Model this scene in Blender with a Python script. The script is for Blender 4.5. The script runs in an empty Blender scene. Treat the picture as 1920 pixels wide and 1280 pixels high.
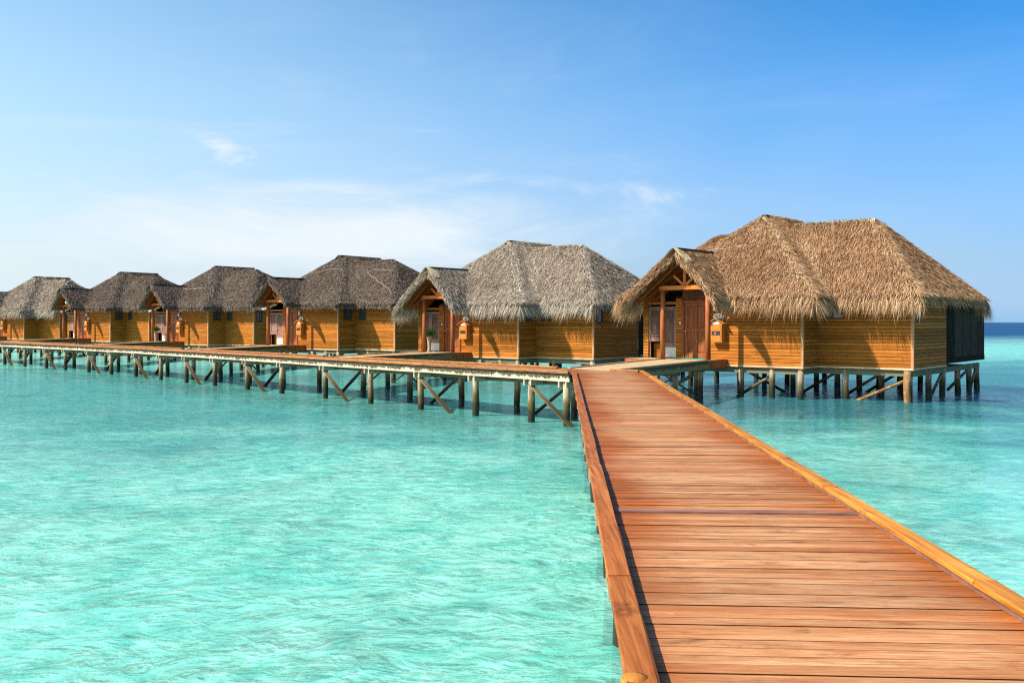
import bpy, math, random
import numpy as np
from mathutils import Vector, Matrix

# ------------------------------------------------------------------ camera, sky, sun
sc = bpy.context.scene
F_PX, HORIZON = 1740.0, 604.0            # focal length and horizon row, in 1920-wide pixels
CAM_Z, DECK = 2.65, 1.35                 # water surface is z = 0
cam = bpy.data.objects.new('camera', bpy.data.cameras.new('camera'))
sc.collection.objects.link(cam)
cam.location = (0, 0, CAM_Z); cam.rotation_euler = (math.radians(90), 0, 0)
cam.data.sensor_width = 36; cam.data.lens = F_PX / 1920 * 36
cam.data.shift_y = -(640 - HORIZON) / 1920
cam.data.clip_start = 0.1; cam.data.clip_end = 20000
sc.camera = cam

SUN_HEAD, SUN_ELEV = 71.0, 43.0          # heading the light travels to (from +Y towards +X), elevation
hd, el = math.radians(SUN_HEAD), math.radians(SUN_ELEV)
sun = bpy.data.objects.new('sun', bpy.data.lights.new('sun', 'SUN'))
sc.collection.objects.link(sun)
sun.data.energy = 5.0; sun.data.angle = math.radians(0.53); sun.data.color = (1.0, 0.91, 0.78)
travel = Vector((math.sin(hd) * math.cos(el), math.cos(hd) * math.cos(el), -math.sin(el)))
sun.rotation_euler = travel.to_track_quat('-Z', 'Y').to_euler()

world = bpy.data.worlds.new('World'); sc.world = world; world.use_nodes = True
wt = world.node_tree; wt.nodes.clear()
VEIL_OFF = (0.9, 0.0, 0.2)
def wn(t, **kw):
    n = wt.nodes.new(t)
    for k, v in kw.items(): setattr(n, k, v)
    return n
sky = wn('ShaderNodeTexSky', sky_type='NISHITA', sun_disc=False, sun_elevation=el, sun_rotation=hd + math.pi,
         altitude=0, air_density=1.0, dust_density=1.0, ozone_density=3.0)
tco = wn('ShaderNodeTexCoord')
def wmath(op, a, b=None, c=None, clamp=False):
    n = wn('ShaderNodeMath', operation=op, use_clamp=clamp)
    for i, x in enumerate((a, b, c)):
        if x is None: continue
        if isinstance(x, (int, float)): n.inputs[i].default_value = x
        else: wt.links.new(x, n.inputs[i])
    return n.outputs[0]
def wnoise(scale, stretch, detail, rough, dist=0.0, off=(0, 0, 0)):
    m = wn('ShaderNodeMapping'); m.inputs['Scale'].default_value = stretch; m.inputs['Location'].default_value = off
    wt.links.new(tco.outputs['Generated'], m.inputs['Vector'])
    n = wn('ShaderNodeTexNoise'); wt.links.new(m.outputs[0], n.inputs['Vector'])
    n.inputs['Scale'].default_value = scale; n.inputs['Detail'].default_value = detail
    n.inputs['Roughness'].default_value = rough; n.inputs['Distortion'].default_value = dist
    return n.outputs['Fac']
def wrange(x, a, b, c=0.0, d=1.0):
    n = wn('ShaderNodeMapRange', interpolation_type='SMOOTHSTEP')
    wt.links.new(x, n.inputs[0])
    for i, v in enumerate((a, b, c, d)): n.inputs[i + 1].default_value = v
    return n.outputs[0]
sep = wn('ShaderNodeSeparateXYZ'); wt.links.new(tco.outputs['Generated'], sep.inputs[0])
cmb = wn('ShaderNodeCombineXYZ'); wt.links.new(sep.outputs['X'], cmb.inputs[0]); wt.links.new(sep.outputs['Y'], cmb.inputs[1])
wt.links.new(wmath('MAXIMUM', sep.outputs['Z'], 0.065), cmb.inputs[2]); wt.links.new(cmb.outputs[0], sky.inputs['Vector'])
sdot = wn('ShaderNodeVectorMath', operation='DOT_PRODUCT'); wt.links.new(tco.outputs['Generated'], sdot.inputs[0])
sdot.inputs[1].default_value = (-math.sin(hd), -math.cos(hd), 0.0)
wisps = wrange(wnoise(2.6, (1.0, 1.0, 6.0), 10, 0.62, 0.9, (0.8, 2.1, 0.1)), 0.50, 0.80)
veil = wrange(wnoise(0.85, (1.0, 1.0, 1.6), 4, 0.5, 0.4, VEIL_OFF), 0.36, 0.66)
low = wmath('MULTIPLY', wrange(sep.outputs['Z'], 0.42, 0.08), wrange(sep.outputs['Z'], -0.02, 0.03))
# two clouds of their own: a small torn puff and a long thin streak, plus a broad milky sheet low down
ax_ = wmath('DIVIDE', sep.outputs['X'], wmath('MAXIMUM', sep.outputs['Y'], 0.05)); ez = wmath('DIVIDE', sep.outputs['Z'], wmath('MAXIMUM', sep.outputs['Y'], 0.05))
fr_ = wnoise(16.0, (1.0, 1.0, 2.0), 10, 0.62, 1.4, (0.2, 0.9, 0.1)); fr2 = wnoise(3.2, (1.0, 1.0, 4.0), 9, 0.62, 1.0, (0.6, 0.4, 0.8))
def blob(a, e, wa, we, slope, noise, amt, kn=1.9, hi=0.85):
    da = wmath('DIVIDE', wmath('SUBTRACT', ax_, a), wa); ec = wmath('ADD', wmath('MULTIPLY', wmath('SUBTRACT', ax_, a), slope), e)
    de = wmath('DIVIDE', wmath('SUBTRACT', ez, ec), we)
    rr = wmath('SQRT', wmath('ADD', wmath('MULTIPLY', da, da), wmath('MULTIPLY', de, de)))
    return wmath('MULTIPLY', wrange(wmath('SUBTRACT', wmath('MULTIPLY', noise, kn), rr), -0.15 + (kn - 1.9) * .5, hi + (kn - 1.9) * .5), amt)
puff = blob(-0.318, 0.190, 0.042, 0.018, -0.35, fr_, 0.62, 4.4, 1.5); streak = blob(0.03, 0.150, 0.26, 0.015, -0.075, fr2, 0.36, 4.2, 1.3); sheet = blob(-0.16, 0.100, 0.50, 0.070, 0.0, fr2, 0.78, 2.6, 1.2)
cover = wmath('MULTIPLY', wmath('ADD', wmath('MULTIPLY', wmath('MULTIPLY', wisps, 0.30), wrange(sdot.outputs['Value'], -0.9, -0.1, 0.25, 1.0)), wmath('MULTIPLY', veil, 0.30)), low, clamp=True)
cover = wmath('ADD', cover, wmath('ADD', puff, wmath('ADD', streak, sheet)), clamp=True)
mixc = wn('ShaderNodeMix', data_type='RGBA'); wt.links.new(cover, mixc.inputs['Factor'])
tint = wn('ShaderNodeMix', data_type='RGBA', blend_type='MULTIPLY'); tint.inputs['Factor'].default_value = 1.0
# tropical haze: the air is milky on the sun's side and deep blue away from it, everywhere around
side = wrange(sdot.outputs['Value'], -0.85, 0.30); high = wrange(sep.outputs['Z'], 0.0, 0.26)
def wmix(f, a, b):
    n = wn('ShaderNodeMix', data_type='RGBA'); wt.links.new(f, n.inputs['Factor'])
    for k_, x in (('A', a), ('B', b)):
        if isinstance(x, tuple): n.inputs[k_].default_value = (*x, 1)
        else: wt.links.new(x, n.inputs[k_])
    return n.outputs['Result']
wt.links.new(sky.outputs[0], tint.inputs['A'])
wt.links.new(wmix(side, wmix(high, (0.33, 0.54, 0.86), (0.09, 0.67, 1.10)), wmix(high, (1.14, 1.06, 1.12), (1.14, 1.38, 1.28))), tint.inputs['B'])
wt.links.new(tint.outputs['Result'], mixc.inputs['A']); mixc.inputs['B'].default_value = (5.0, 5.5, 5.9, 1)
bg = wn('ShaderNodeBackground'); bg.inputs['Strength'].default_value = 0.09
wt.links.new(mixc.outputs['Result'], bg.inputs[0])
wo = wn('ShaderNodeOutputWorld'); wt.links.new(bg.outputs[0], wo.inputs[0])

sc.view_settings.view_transform = 'Standard'; sc.view_settings.look = 'None'
sc.view_settings.exposure = 0.92; sc.view_settings.gamma = 1.0; sc.view_settings.use_curve_mapping = False
sc.render.engine = 'CYCLES'
sc.cycles.max_bounces = 8; sc.cycles.transparent_max_bounces = 12
sc.cycles.sample_clamp_indirect = 6.0; sc.cycles.sample_clamp_direct = 3.0
sc.cycles.use_denoising = False
sc.cycles.pixel_filter_type = 'BLACKMAN_HARRIS'; sc.cycles.filter_width = 1.2

# ------------------------------------------------------------------ helpers
rng = np.random.default_rng(11); random.seed(11)
COL = sc.collection
def link(o, parent=None):
    COL.objects.link(o)
    if parent is not None: o.parent = parent
    return o
def tag(o, label=None, cat=None, group=None, kind=None):
    if label: o['label'] = label
    if cat: o['category'] = cat
    if group: o['group'] = group
    if kind: o['kind'] = kind
    return o
def empty(name, loc=(0, 0, 0), rz=0.0):
    o = bpy.data.objects.new(name, None); o.empty_display_size = 0.3
    o.location = loc; o.rotation_euler = (0, 0, rz)
    return link(o)
class MB:
    """collects shapes for one mesh"""
    def __init__(self): self.v = []; self.f = []
    def add(self, vs, fs):
        k = len(self.v); self.v += [tuple(map(float, x)) for x in vs]; self.f += [tuple(i + k for i in q) for q in fs]; return self
    def box(self, x0, x1, y0, y1, z0, z1, ch=0.0):
        if ch <= 0:
            return self.add([(x, y, z) for z in (z0, z1) for y in (y0, y1) for x in (x0, x1)],
                            [(0, 2, 3, 1), (4, 5, 7, 6), (0, 1, 5, 4), (2, 6, 7, 3), (0, 4, 6, 2), (1, 3, 7, 5)])
        # box whose long top edges are chamfered
        vs, fs = [], []
        ring = [(x0, y0), (x1, y0), (x1, y1), (x0, y1)]
        top = [(x0 + ch, y0 + ch), (x1 - ch, y0 + ch), (x1 - ch, y1 - ch), (x0 + ch, y1 - ch)]
        vs = [(x, y, z0) for x, y in ring] + [(x, y, z1 - ch) for x, y in ring] + [(x, y, z1) for x, y in top]
        fs = [(3, 2, 1, 0), (8, 9, 10, 11)]
        for i in range(4):
            j = (i + 1) % 4
            fs += [(i, j, j + 4, i + 4), (i + 4, j + 4, j + 8, i + 8)]
        return self.add(vs, fs)
    def beam(self, p, q, w, h, up=(0, 0, 1)):
        p, q = Vector(p), Vector(q); d = (q - p).normalized(); s = d.cross(Vector(up))
        s = s.normalized() if s.length > 1e-6 else Vector((1, 0, 0)); u = s.cross(d)
        c = [(-.5, -.5), (.5, -.5), (.5, .5), (-.5, .5)]
        return self.add([e + s * w * i + u * h * j for e in (p, q) for i, j in c],
                        [(3, 2, 1, 0), (4, 5, 6, 7), (0, 1, 5, 4), (1, 2, 6, 5), (2, 3, 7, 6), (3, 0, 4, 7)])
    def tube(self, pts, rad, n=8, cap=True, wob=0.0):
        pts = [Vector(p) for p in pts]; rads = rad if isinstance(rad, (list, tuple)) else [rad] * len(pts)
        k = len(self.v); rings = []
        for i, p in enumerate(pts):
            d = (pts[min(i + 1, len(pts) - 1)] - pts[max(i - 1, 0)]).normalized()
            s = d.cross(Vector((0, 0, 1)) if abs(d.z) < .9 else Vector((1, 0, 0))).normalized(); u = s.cross(d)
            rings.append([p + (s * math.cos(t) + u * math.sin(t)) * rads[i] * (1 + wob * random.uniform(-1, 1))
                          for t in (2 * math.pi * j / n for j in range(n))])
        vs = [v for r in rings for v in r]; fs = []
        for i in range(len(pts) - 1):
            for j in range(n):
                a, b = i * n + j, i * n + (j + 1) % n
                fs.append((a, b, b + n, a + n))
        if cap: fs += [tuple(range(n - 1, -1, -1)), tuple(range((len(pts) - 1) * n, len(pts) * n))]
        return self.add(vs, fs)
    def slab(self, poly, z0, z1):
        """polygon in plan (counter-clockwise) extruded"""
        n = len(poly)
        return self.add([(x, y, z0) for x, y in poly] + [(x, y, z1) for x, y in poly],
                        [tuple(range(n - 1, -1, -1)), tuple(range(n, 2 * n))] + [(i, (i + 1) % n, (i + 1) % n + n, i + n) for i in range(n)])
    def mesh(self, name, mat, smooth=False):
        m = bpy.data.meshes.new(name); m.from_pydata(self.v, [], self.f); m.materials.append(mat); m.update()
        if smooth: m.polygons.foreach_set('use_smooth', [True] * len(m.polygons))
        return m
    def build(self, name, mat, parent=None, smooth=False):
        return link(bpy.data.objects.new(name, self.mesh(name, mat, smooth)), parent)
def inst(name, mesh, parent=None, loc=None, rz=None):
    o = bpy.data.objects.new(name, mesh)
    if loc is not None: o.location = loc
    if rz is not None: o.rotation_euler = (0, 0, rz)
    return link(o, parent)
def clip(poly, nx, ny, c):
    """keep the side nx*x + ny*y <= c"""
    out = []
    for i, p in enumerate(poly):
        q = poly[(i + 1) % len(poly)]
        dp, dq = nx * p[0] + ny * p[1] - c, nx * q[0] + ny * q[1] - c
        if dp <= 0: out.append(p)
        if (dp < 0 < dq) or (dq < 0 < dp):
            t = dp / (dp - dq); out.append((p[0] + (q[0] - p[0]) * t, p[1] + (q[1] - p[1]) * t))
    return out
def strips(poly, d, pitch, gap, start=None):
    """cut a plan polygon into planks whose rows advance along direction d"""
    pr = [p[0] * d[0] + p[1] * d[1] for p in poly]; t = min(pr) if start is None else start
    while t < max(pr):
        s = clip(clip(poly, d[0], d[1], t + pitch - gap), -d[0], -d[1], -t)
        if len(s) >= 3:
            a = sum(s[i][0] * s[(i + 1) % len(s)][1] - s[(i + 1) % len(s)][0] * s[i][1] for i in range(len(s))) / 2
            if abs(a) > 0.004: yield t, (s if a > 0 else s[::-1])
        t += pitch

# ------------------------------------------------------------------ materials
class NT:
    def __init__(self, name):
        self.m = bpy.data.materials.new(name); self.m.use_nodes = True
        self.t = self.m.node_tree; self.t.nodes.clear()
    def n(self, kind, ins=None, **kw):
        x = self.t.nodes.new('ShaderNode' + kind)
        for k, v in kw.items(): setattr(x, k, v)
        for k, v in (ins or {}).items(): self.put(x.inputs[k], v)
        return x
    def put(self, sock, v):
        if isinstance(v, bpy.types.NodeSocket): self.t.links.new(v, sock)
        elif isinstance(v, bpy.types.Node): self.t.links.new(v.outputs[0], sock)
        elif isinstance(v, tuple) and len(v) == 3 and sock.type == 'RGBA': sock.default_value = (*v, 1)
        else: sock.default_value = v
    def math(self, op, a, b=0.0, clamp=False): return self.n('Math', {0: a, 1: b}, operation=op, use_clamp=clamp).outputs[0]
    def noise(self, vec, scale, detail=4, rough=.55, dist=0.0):
        return self.n('TexNoise', {'Vector': vec, 'Scale': scale, 'Detail': detail, 'Roughness': rough, 'Distortion': dist}).outputs[0]
    def map(self, vec, scale=(1, 1, 1), rot=(0, 0, 0), loc=(0, 0, 0)):
        return self.n('Mapping', {'Vector': vec, 'Scale': scale, 'Rotation': rot, 'Location': loc}).outputs[0]
    def rng(self, x, a, b, c=0.0, d=1.0): return self.n('MapRange', {0: x, 1: a, 2: b, 3: c, 4: d}, interpolation_type='SMOOTHSTEP').outputs[0]
    def mix(self, f, a, b, blend='MIX'):
        x = self.n('Mix', data_type='RGBA', blend_type=blend); self.put(x.inputs['Factor'], f); self.put(x.inputs['A'], a); self.put(x.inputs['B'], b)
        return x.outputs['Result']
    def ramp(self, x, stops):
        r = self.n('ValToRGB', {0: x}); e = r.color_ramp.elements
        while len(e) < len(stops): e.new(0.5)
        for i, (p, c) in enumerate(stops): e[i].position = p; e[i].color = (*c, 1)
        return r.outputs[0]
    def bump(self, h, strength, dist, normal=None):
        b = self.n('Bump', {'Height': h, 'Strength': strength, 'Distance': dist})
        if normal is not None: self.put(b.inputs['Normal'], normal)
        return b.outputs[0]
    def pos(self): return self.n('NewGeometry').outputs['Position']
    def obj(self): return self.n('TexCoord').outputs['Object']
    def orand(self): return self.n('ObjectInfo').outputs['Random']
    def island(self): return self.n('NewGeometry').outputs['Random Per Island']
    def out(self, shader):
        self.t.links.new(shader.outputs[0] if isinstance(shader, bpy.types.Node) else shader, self.n('OutputMaterial').inputs[0]); return self.m
    def pbr(self, col, rough=.6, normal=None, spec=.4, **kw):
        ins = {'Base Color': col, 'Roughness': rough, 'Specular IOR Level': spec}; ins.update(kw)
        if normal is not None: ins['Normal'] = normal
        return self.out(self.n('BsdfPrincipled', ins))
M = {}
ZANG = math.radians(-3.16)               # the near boardwalk's planks run at this angle in plan

def m_deck():                            # oiled planks, worn pale along the middle of the walkway
    t = NT('deck_planks'); p = t.map(t.pos(), rot=(0, 0, -ZANG)); r = t.orand()
    off = t.n('CombineXYZ', {0: t.math('MULTIPLY', r, 37.0), 1: t.math('MULTIPLY', r, 11.0), 2: 0.0})
    pv = t.n('VectorMath', {0: p, 1: off}, operation='ADD').outputs[0]
    grain = t.noise(t.map(pv, (3.5, 90, 8)), 1.0, 7, .72, .6)
    streak = t.noise(t.map(pv, (1.3, 22, 2)), 1.0, 5, .62, .4)
    blot = t.noise(t.map(pv, (2.6, 9, 2)), 1.0, 6, .7, .3)
    lat = t.math('ADD', t.n('SeparateXYZ', {0: p}).outputs[0], t.math('MULTIPLY', t.math('SUBTRACT', t.noise(t.map(p, (.6, .8, 1)), 1.0, 5, .6), .5), 1.5))
    worn = t.math('MULTIPLY', t.rng(lat, .30, .85), t.rng(lat, 2.15, 1.40))
    worn = t.math('MULTIPLY', worn, t.rng(t.math('ADD', t.math('MULTIPLY', blot, .6), t.math('MULTIPLY', streak, .5)), .36, .62, .2, 1.0))
    worn = t.math('MULTIPLY', worn, t.math('ADD', t.math('MULTIPLY', r, .5), .42), clamp=True)
    base = t.ramp(grain, [(.3, (.150, .036, .006)), (.5, (.285, .076, .012)), (.72, (.385, .122, .024))])
    base = t.mix(t.rng(r, .35, 1.0, .0, .5), base, (.235, .062, .014))
    grey = t.ramp(grain, [(.28, (.24, .112, .048)), (.5, (.47, .260, .125)), (.74, (.66, .435, .25))])
    col = t.mix(worn, base, grey)
    stain = t.rng(t.noise(t.map(pv, (2.4, 6, 2)), 1.0, 8, .78, .5), .54, .70)
    col = t.mix(t.math('MULTIPLY', stain, .7), col, (.105, .044, .016))
    vo = t.n('TexVoronoi', {'Vector': t.map(pv, (2.0, 9.5, 1)), 'Scale': 1.0}).outputs[0]
    knot = t.math('MULTIPLY', t.rng(t.math('ADD', vo, t.math('MULTIPLY', grain, .12)), .24, .10), t.rng(t.noise(pv, 2.1), .52, .58))
    col = t.mix(t.math('MULTIPLY', knot, .8), col, (.05, .018, .007))
    scr = t.math('MULTIPLY', t.rng(t.noise(t.map(pv, (7, 60, 2)), 1.0, 4, .6, 1.0), .66, .72), t.rng(blot, .5, .6))
    col = t.mix(t.math('MULTIPLY', scr, .5), col, (.72, .52, .36))
    tone = t.math('ADD', t.math('MULTIPLY', t.math('FRACT', t.math('MULTIPLY', r, 7.3)), .40), .76)
    col = t.mix(1.0, col, t.n('CombineXYZ', {0: tone, 1: tone, 2: tone}).outputs[0], 'MULTIPLY')
    return t.pbr(col, t.rng(grain, .2, .8, .66, .5), t.bump(t.math('ADD', grain, t.math('MULTIPLY', blot, .4)), .5, .005), .12)
def m_wood(name, dark, mid, light, gscale=(1, 1, 1), rough=.5, rnd=.35, spots=0.0, world=False, bs=.3, spec=.12):
    t = NT(name); c = t.pos() if world else t.obj()
    off = t.n('CombineXYZ', {0: t.math('MULTIPLY', t.orand(), 31.0), 1: t.math('MULTIPLY', t.orand(), 17.0), 2: t.math('MULTIPLY', t.orand(), 5.0)})
    c = t.n('VectorMath', {0: c, 1: off}, operation='ADD').outputs[0]
    g = t.noise(t.map(c, gscale), 1.0, 6, .62, .5)
    col = t.ramp(g, [(.25, dark), (.5, mid), (.78, light)])
    tone = t.math('ADD', t.math('MULTIPLY', t.orand(), rnd), 1 - rnd * .5)
    col = t.mix(1.0, col, t.n('CombineXYZ', {0: tone, 1: tone, 2: tone}).outputs[0], 'MULTIPLY')
    if spots: col = t.mix(t.math('MULTIPLY', t.rng(t.noise(c, 2.3, 5, .7), .56, .72), spots), col, tuple(x * .28 for x in dark))
    return t.pbr(col, rough, t.bump(g, bs, .004), spec)
def m_stained(name, clean, stain, z_hi, z_lo, amount=1.0):
    """weathered pale timber with black algae running down from its top edge"""
    t = NT(name); p = t.pos(); z = t.n('SeparateXYZ', {0: p}).outputs[2]
    drip = t.noise(t.map(p, (9, 9, 1.2)), 1.0, 5, .65); blot = t.noise(p, 1.3, 4, .6)
    lim = t.math('ADD', t.math('MULTIPLY', drip, .30), t.math('MULTIPLY', blot, .20))
    k = t.rng(t.math('ADD', z, t.math('SUBTRACT', lim, .23)), z_lo, z_hi)
    fine = t.noise(t.map(p, (14, 14, 30)), 1.0, 5, .6)
    col = t.mix(t.math('MULTIPLY', fine, .55), clean, tuple(x * .55 for x in clean))
    col = t.mix(t.math('MULTIPLY', t.math('MULTIPLY', k, amount), t.rng(fine, .3, .8, 1.0, .72)), col, stain)
    return t.pbr(col, .85, t.bump(fine, .4, .006), .2)
def m_pile():                            # piles: pale above, dark weed and slime in the tide zone
    t = NT('pile_timber'); p = t.pos(); z = t.n('SeparateXYZ', {0: p}).outputs[2]
    nz = t.noise(t.map(p, (6, 6, 2.2)), 1.0, 5, .65); r = t.orand()
    k = t.math('ADD', z, t.math('ADD', t.math('MULTIPLY', nz, .5), t.math('MULTIPLY', r, .3)))
    up = t.mix(t.rng(t.noise(t.map(p, (20, 20, 2)), 1.0, 4), .35, .7), (.38, .30, .19), (.15, .105, .052))
    up = t.mix(t.rng(r, .6, 1.0, 0, .55), up, (.22, .115, .045))
    mid = t.mix(nz, (.075, .056, .02), (.11, .066, .022))
    col = t.mix(t.rng(k, .86, 1.16), mid, up)
    col = t.mix(t.rng(k, .86, .62), col, (.020, .019, .008))
    return t.pbr(col, t.rng(k, .45, .7, .35, .85), t.bump(nz, .6, .012), .3)
def m_thatch(name, dark, mid, light):
    t = NT(name); r = t.island(); p = t.obj()
    big = t.noise(p, .8, 4, .6)
    k = t.math('ADD', r, t.math('MULTIPLY', t.math('SUBTRACT', big, .5), .55))
    col = t.ramp(k, [(.05, dark), (.45, mid), (.95, light)])
    b = t.n('BsdfDiffuse', {'Color': col, 'Roughness': .5}); tr = t.n('BsdfTranslucent', {'Color': col})
    return t.out(t.n('MixShader', {0: .16, 1: b, 2: tr}))
def m_thatch_base(name, dark, light):
    t = NT(name); p = t.obj(); g = t.noise(t.map(p, (22, 22, 5)), 1.0, 5, .7); b = t.noise(p, 1.0, 3)
    col = t.mix(t.rng(t.math('ADD', g, t.math('MULTIPLY', b, .3)), .4, .9), dark, light)
    return t.pbr(col, .95, t.bump(g, 1.0, .04), .1)
def m_plain(name, col, rough=.5, spec=.4, var=.12, sc_=6.0):
    t = NT(name); n = t.noise(t.obj(), sc_, 4)
    return t.pbr(t.mix(t.math('MULTIPLY', n, var * 2), col, tuple(x * .45 for x in col)), rough, t.bump(n, .15, .004), spec)
def m_glass():
    t = NT('window_glass'); n = t.noise(t.obj(), 3.0, 2)
    return t.pbr(t.mix(n, (.02, .035, .045), (.035, .055, .065)), .06, None, .8)
def m_water():
    t = NT('lagoon_water'); p = t.pos()
    def ridged(x): return t.math('SUBTRACT', 1.0, t.math('ABSOLUTE', t.math('SUBTRACT', t.math('MULTIPLY', x, 2.0), 1.0)))
    gust = t.rng(t.noise(p, .11, 3, .55, .5), .36, .64, .55, 1.35)
    big = t.noise(t.map(p, (1.2, .8, 1), rot=(0, 0, .5)), .38, 2, .5, .5)
    mid = ridged(t.noise(t.map(p, (.85, 1.15, 1), rot=(0, 0, .3)), 1.15, 3, .55, 1.3))
    fine = t.noise(t.map(p, (.85, 1.2, 1), rot=(0, 0, .15)), 3.4, 4, .56, .8)
    h = t.math('ADD', t.math('MULTIPLY', big, .5), t.math('MULTIPLY', t.math('ADD', t.math('MULTIPLY', mid, .22), t.math('MULTIPLY', fine, .20)), gust))
    nrm = t.bump(h, 1.0, .5); soft = t.bump(h, 1.0, .12)
    sx = t.n('SeparateXYZ', {0: p}); X, Y = sx.outputs[0], sx.outputs[1]
    edge = t.math('ADD', Y, t.math('MULTIPLY', t.math('SUBTRACT', t.noise(p, .03, 4), .5), 60.0))
    deep = t.rng(edge, 105.0, 190.0)                      # the reef drops off into open sea
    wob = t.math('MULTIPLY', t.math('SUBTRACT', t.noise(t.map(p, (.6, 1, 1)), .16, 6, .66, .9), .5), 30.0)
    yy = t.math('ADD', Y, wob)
    dark_band = t.math('MULTIPLY', t.rng(yy, 13.0, 28.0), t.rng(yy, 66.0, 44.0))          # darker band of water under jetty and villas
    patch = t.rng(t.noise(t.map(p, (.7, 1.0, 1), rot=(0, 0, -.3)), .22, 6, .66, .8), .50, .68)
    milk = t.rng(t.noise(t.map(p, (1.0, .9, 1), rot=(0, 0, .2)), .55, 6, .66, 1.6), .36, .64)
    facet = t.rng(t.noise(t.map(p, (.8, 1.1, 1), rot=(0, 0, .4)), 1.7, 4, .55, 1.5), .50, .64)      # mottled bottom broken up by the ripples
    glint = t.rng(t.noise(t.map(p, (.8, 1.15, 1), rot=(0, 0, -.2), loc=(5, 2, 0)), 2.3, 4, .6, 1.8), .56, .68)
    pale = t.rng(t.noise(t.map(p, (1, 1, 1), loc=(3, 9, 0)), .3, 6, .64, .9), .40, .62)
    col = t.mix(milk, (.125, .50, .435), (.26, .68, .585))
    col = t.mix(t.math('MULTIPLY', pale, .5), col, (.38, .75, .645))
    col = t.mix(t.math('MULTIPLY', facet, .55), col, (.05, .385, .34))
    col = t.mix(t.math('MULTIPLY', glint, .45), col, (.50, .80, .70))
    col = t.mix(t.math('MULTIPLY', patch, .42), col, (.06, .30, .29))
    col = t.mix(t.math('MULTIPLY', dark_band, .72), col, (.032, .235, .222))
    villa_shade = t.math('MULTIPLY', t.rng(t.math('ADD', X, t.math('MULTIPLY', wob, .15)), 1.5, 6.0), t.math('MULTIPLY', t.rng(yy, 20.0, 29.0), t.rng(yy, 80.0, 52.0)))
    col = t.mix(t.math('MULTIPLY', villa_shade, .72), col, (.010, .115, .165))                   # shade by the right-hand villa painted into the water colour
    dark_band = t.math('MAXIMUM', dark_band, villa_shade)
    col = t.mix(deep, col, (.003, .045, .13))
    tint = t.mix(deep, t.mix(t.math('MULTIPLY', dark_band, .8), (.44, .93, .87), (.12, .56, .60)), (.02, .2, .35))
    clear = t.rng(fine, .35, .65, .42, .66)
    body = t.n('MixShader', {0: t.math('MAXIMUM', clear, t.math('MULTIPLY', deep, .96)), 1: t.n('BsdfTransparent', {'Color': tint}), 2: t.n('BsdfDiffuse', {'Color': col, 'Normal': soft})})
    fr = t.math('MINIMUM', t.n('Fresnel', {'IOR': 1.33, 'Normal': nrm}).outputs[0], t.math('SUBTRACT', .5, t.math('MULTIPLY', deep, .34)))
    return t.out(t.n('MixShader', {0: fr, 1: body, 2: t.n('BsdfGlossy', {'Color': (1, 1, 1), 'Roughness': .08, 'Normal': nrm})}))
def m_sand():
    t = NT('seabed_sand'); p = t.pos()
    rip = t.noise(t.map(p, (1.0, 2.2, 1)), 1.6, 5, .6, 1.0)
    coral = t.rng(t.noise(p, .21, 6, .68, .8), .52, .66); rub = t.rng(t.noise(p, 1.7, 5, .7), .60, .70)
    col = t.mix(rip, (.60, .56, .43), (.84, .80, .66))
    col = t.mix(t.math('MULTIPLY', coral, .75), col, (.10, .15, .11))
    col = t.mix(t.math('MULTIPLY', rub, .5), col, (.16, .19, .14))
    return t.pbr(col, .95, t.bump(rip, .6, .06), .1)
M['deck'] = m_deck(); M['edge'] = m_plain('plank_edge_grime_shade', (.05, .018, .007), .9, .05)
M['kerb_red'] = m_wood('kerb_timber_red', (.12, .030, .006), (.26, .076, .014), (.38, .145, .034), (34, 1.6, 24), .55, .3, .7, True, .6)
M['kerb'] = m_wood('kerb_timber', (.16, .052, .010), (.38, .145, .022), (.54, .26, .055), (30, 1.2, 20), .6, .5, .9, True, .8)
M['kerb_low'] = m_wood('kerb_runner', (.10, .045, .03), (.20, .095, .065), (.31, .17, .12), (4, 4, 4), .7, .3, .4, True)
M['jetty_deck'] = m_wood('jetty_planks', (.17, .065, .025), (.32, .145, .062), (.45, .245, .13), (5, 5, 5), .65, .1, .3, True)
M['path_deck'] = m_wood('path_planks', (.28, .175, .09), (.43, .30, .17), (.54, .41, .26), (5, 5, 5), .7, .1, .2, True)
M['joint'] = m_wood('joint_board', (.10, .045, .035), (.20, .10, .075), (.36, .22, .17), (2, 20, 4), .7, .1, .3, True)
M['siding'] = m_wood('siding_boards', (.215, .064, .010), (.330, .112, .019), (.45, .180, .040), (1.6, 9, 40), .6, .55, .4, spec=0.03)
M['siding_far'] = m_wood('siding_boards_joined', (.215, .064, .010), (.330, .112, .019), (.45, .180, .040), (1.6, 9, 9), .6, .1, .4, spec=0.03)
M['trim'] = m_wood('corner_trim', (.26, .11, .045), (.40, .19, .085), (.5, .28, .14), (9, 9, 2), .55, .2, .2)
M['sill'] = m_wood('base_board', (.34, .2, .1), (.52, .34, .19), (.66, .48, .3), (2, 9, 9), .7, .2, .4)
M['dark_wood'] = m_wood('dark_wood', (.05, .016, .006), (.11, .036, .012), (.18, .065, .022), (6, 6, 3), .5, .2)
M['post'] = m_wood('porch_post_wood', (.16, .045, .014), (.29, .085, .026), (.40, .14, .048), (9, 9, 1.4), .42, .2, .2)
M['door'] = m_wood('door_wood', (.13, .035, .012), (.24, .072, .024), (.36, .125, .045), (14, 9, 1.6), .38, .2, .3)
M['beam'] = m_wood('porch_beam_wood', (.30, .075, .014), (.48, .135, .024), (.60, .20, .042), (3, 9, 9), .4, .2)
M['soffit'] = m_wood('soffit_boards', (.10, .026, .005), (.16, .045, .009), (.22, .07, .016), (9, 2, 9), .5, .2)
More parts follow.
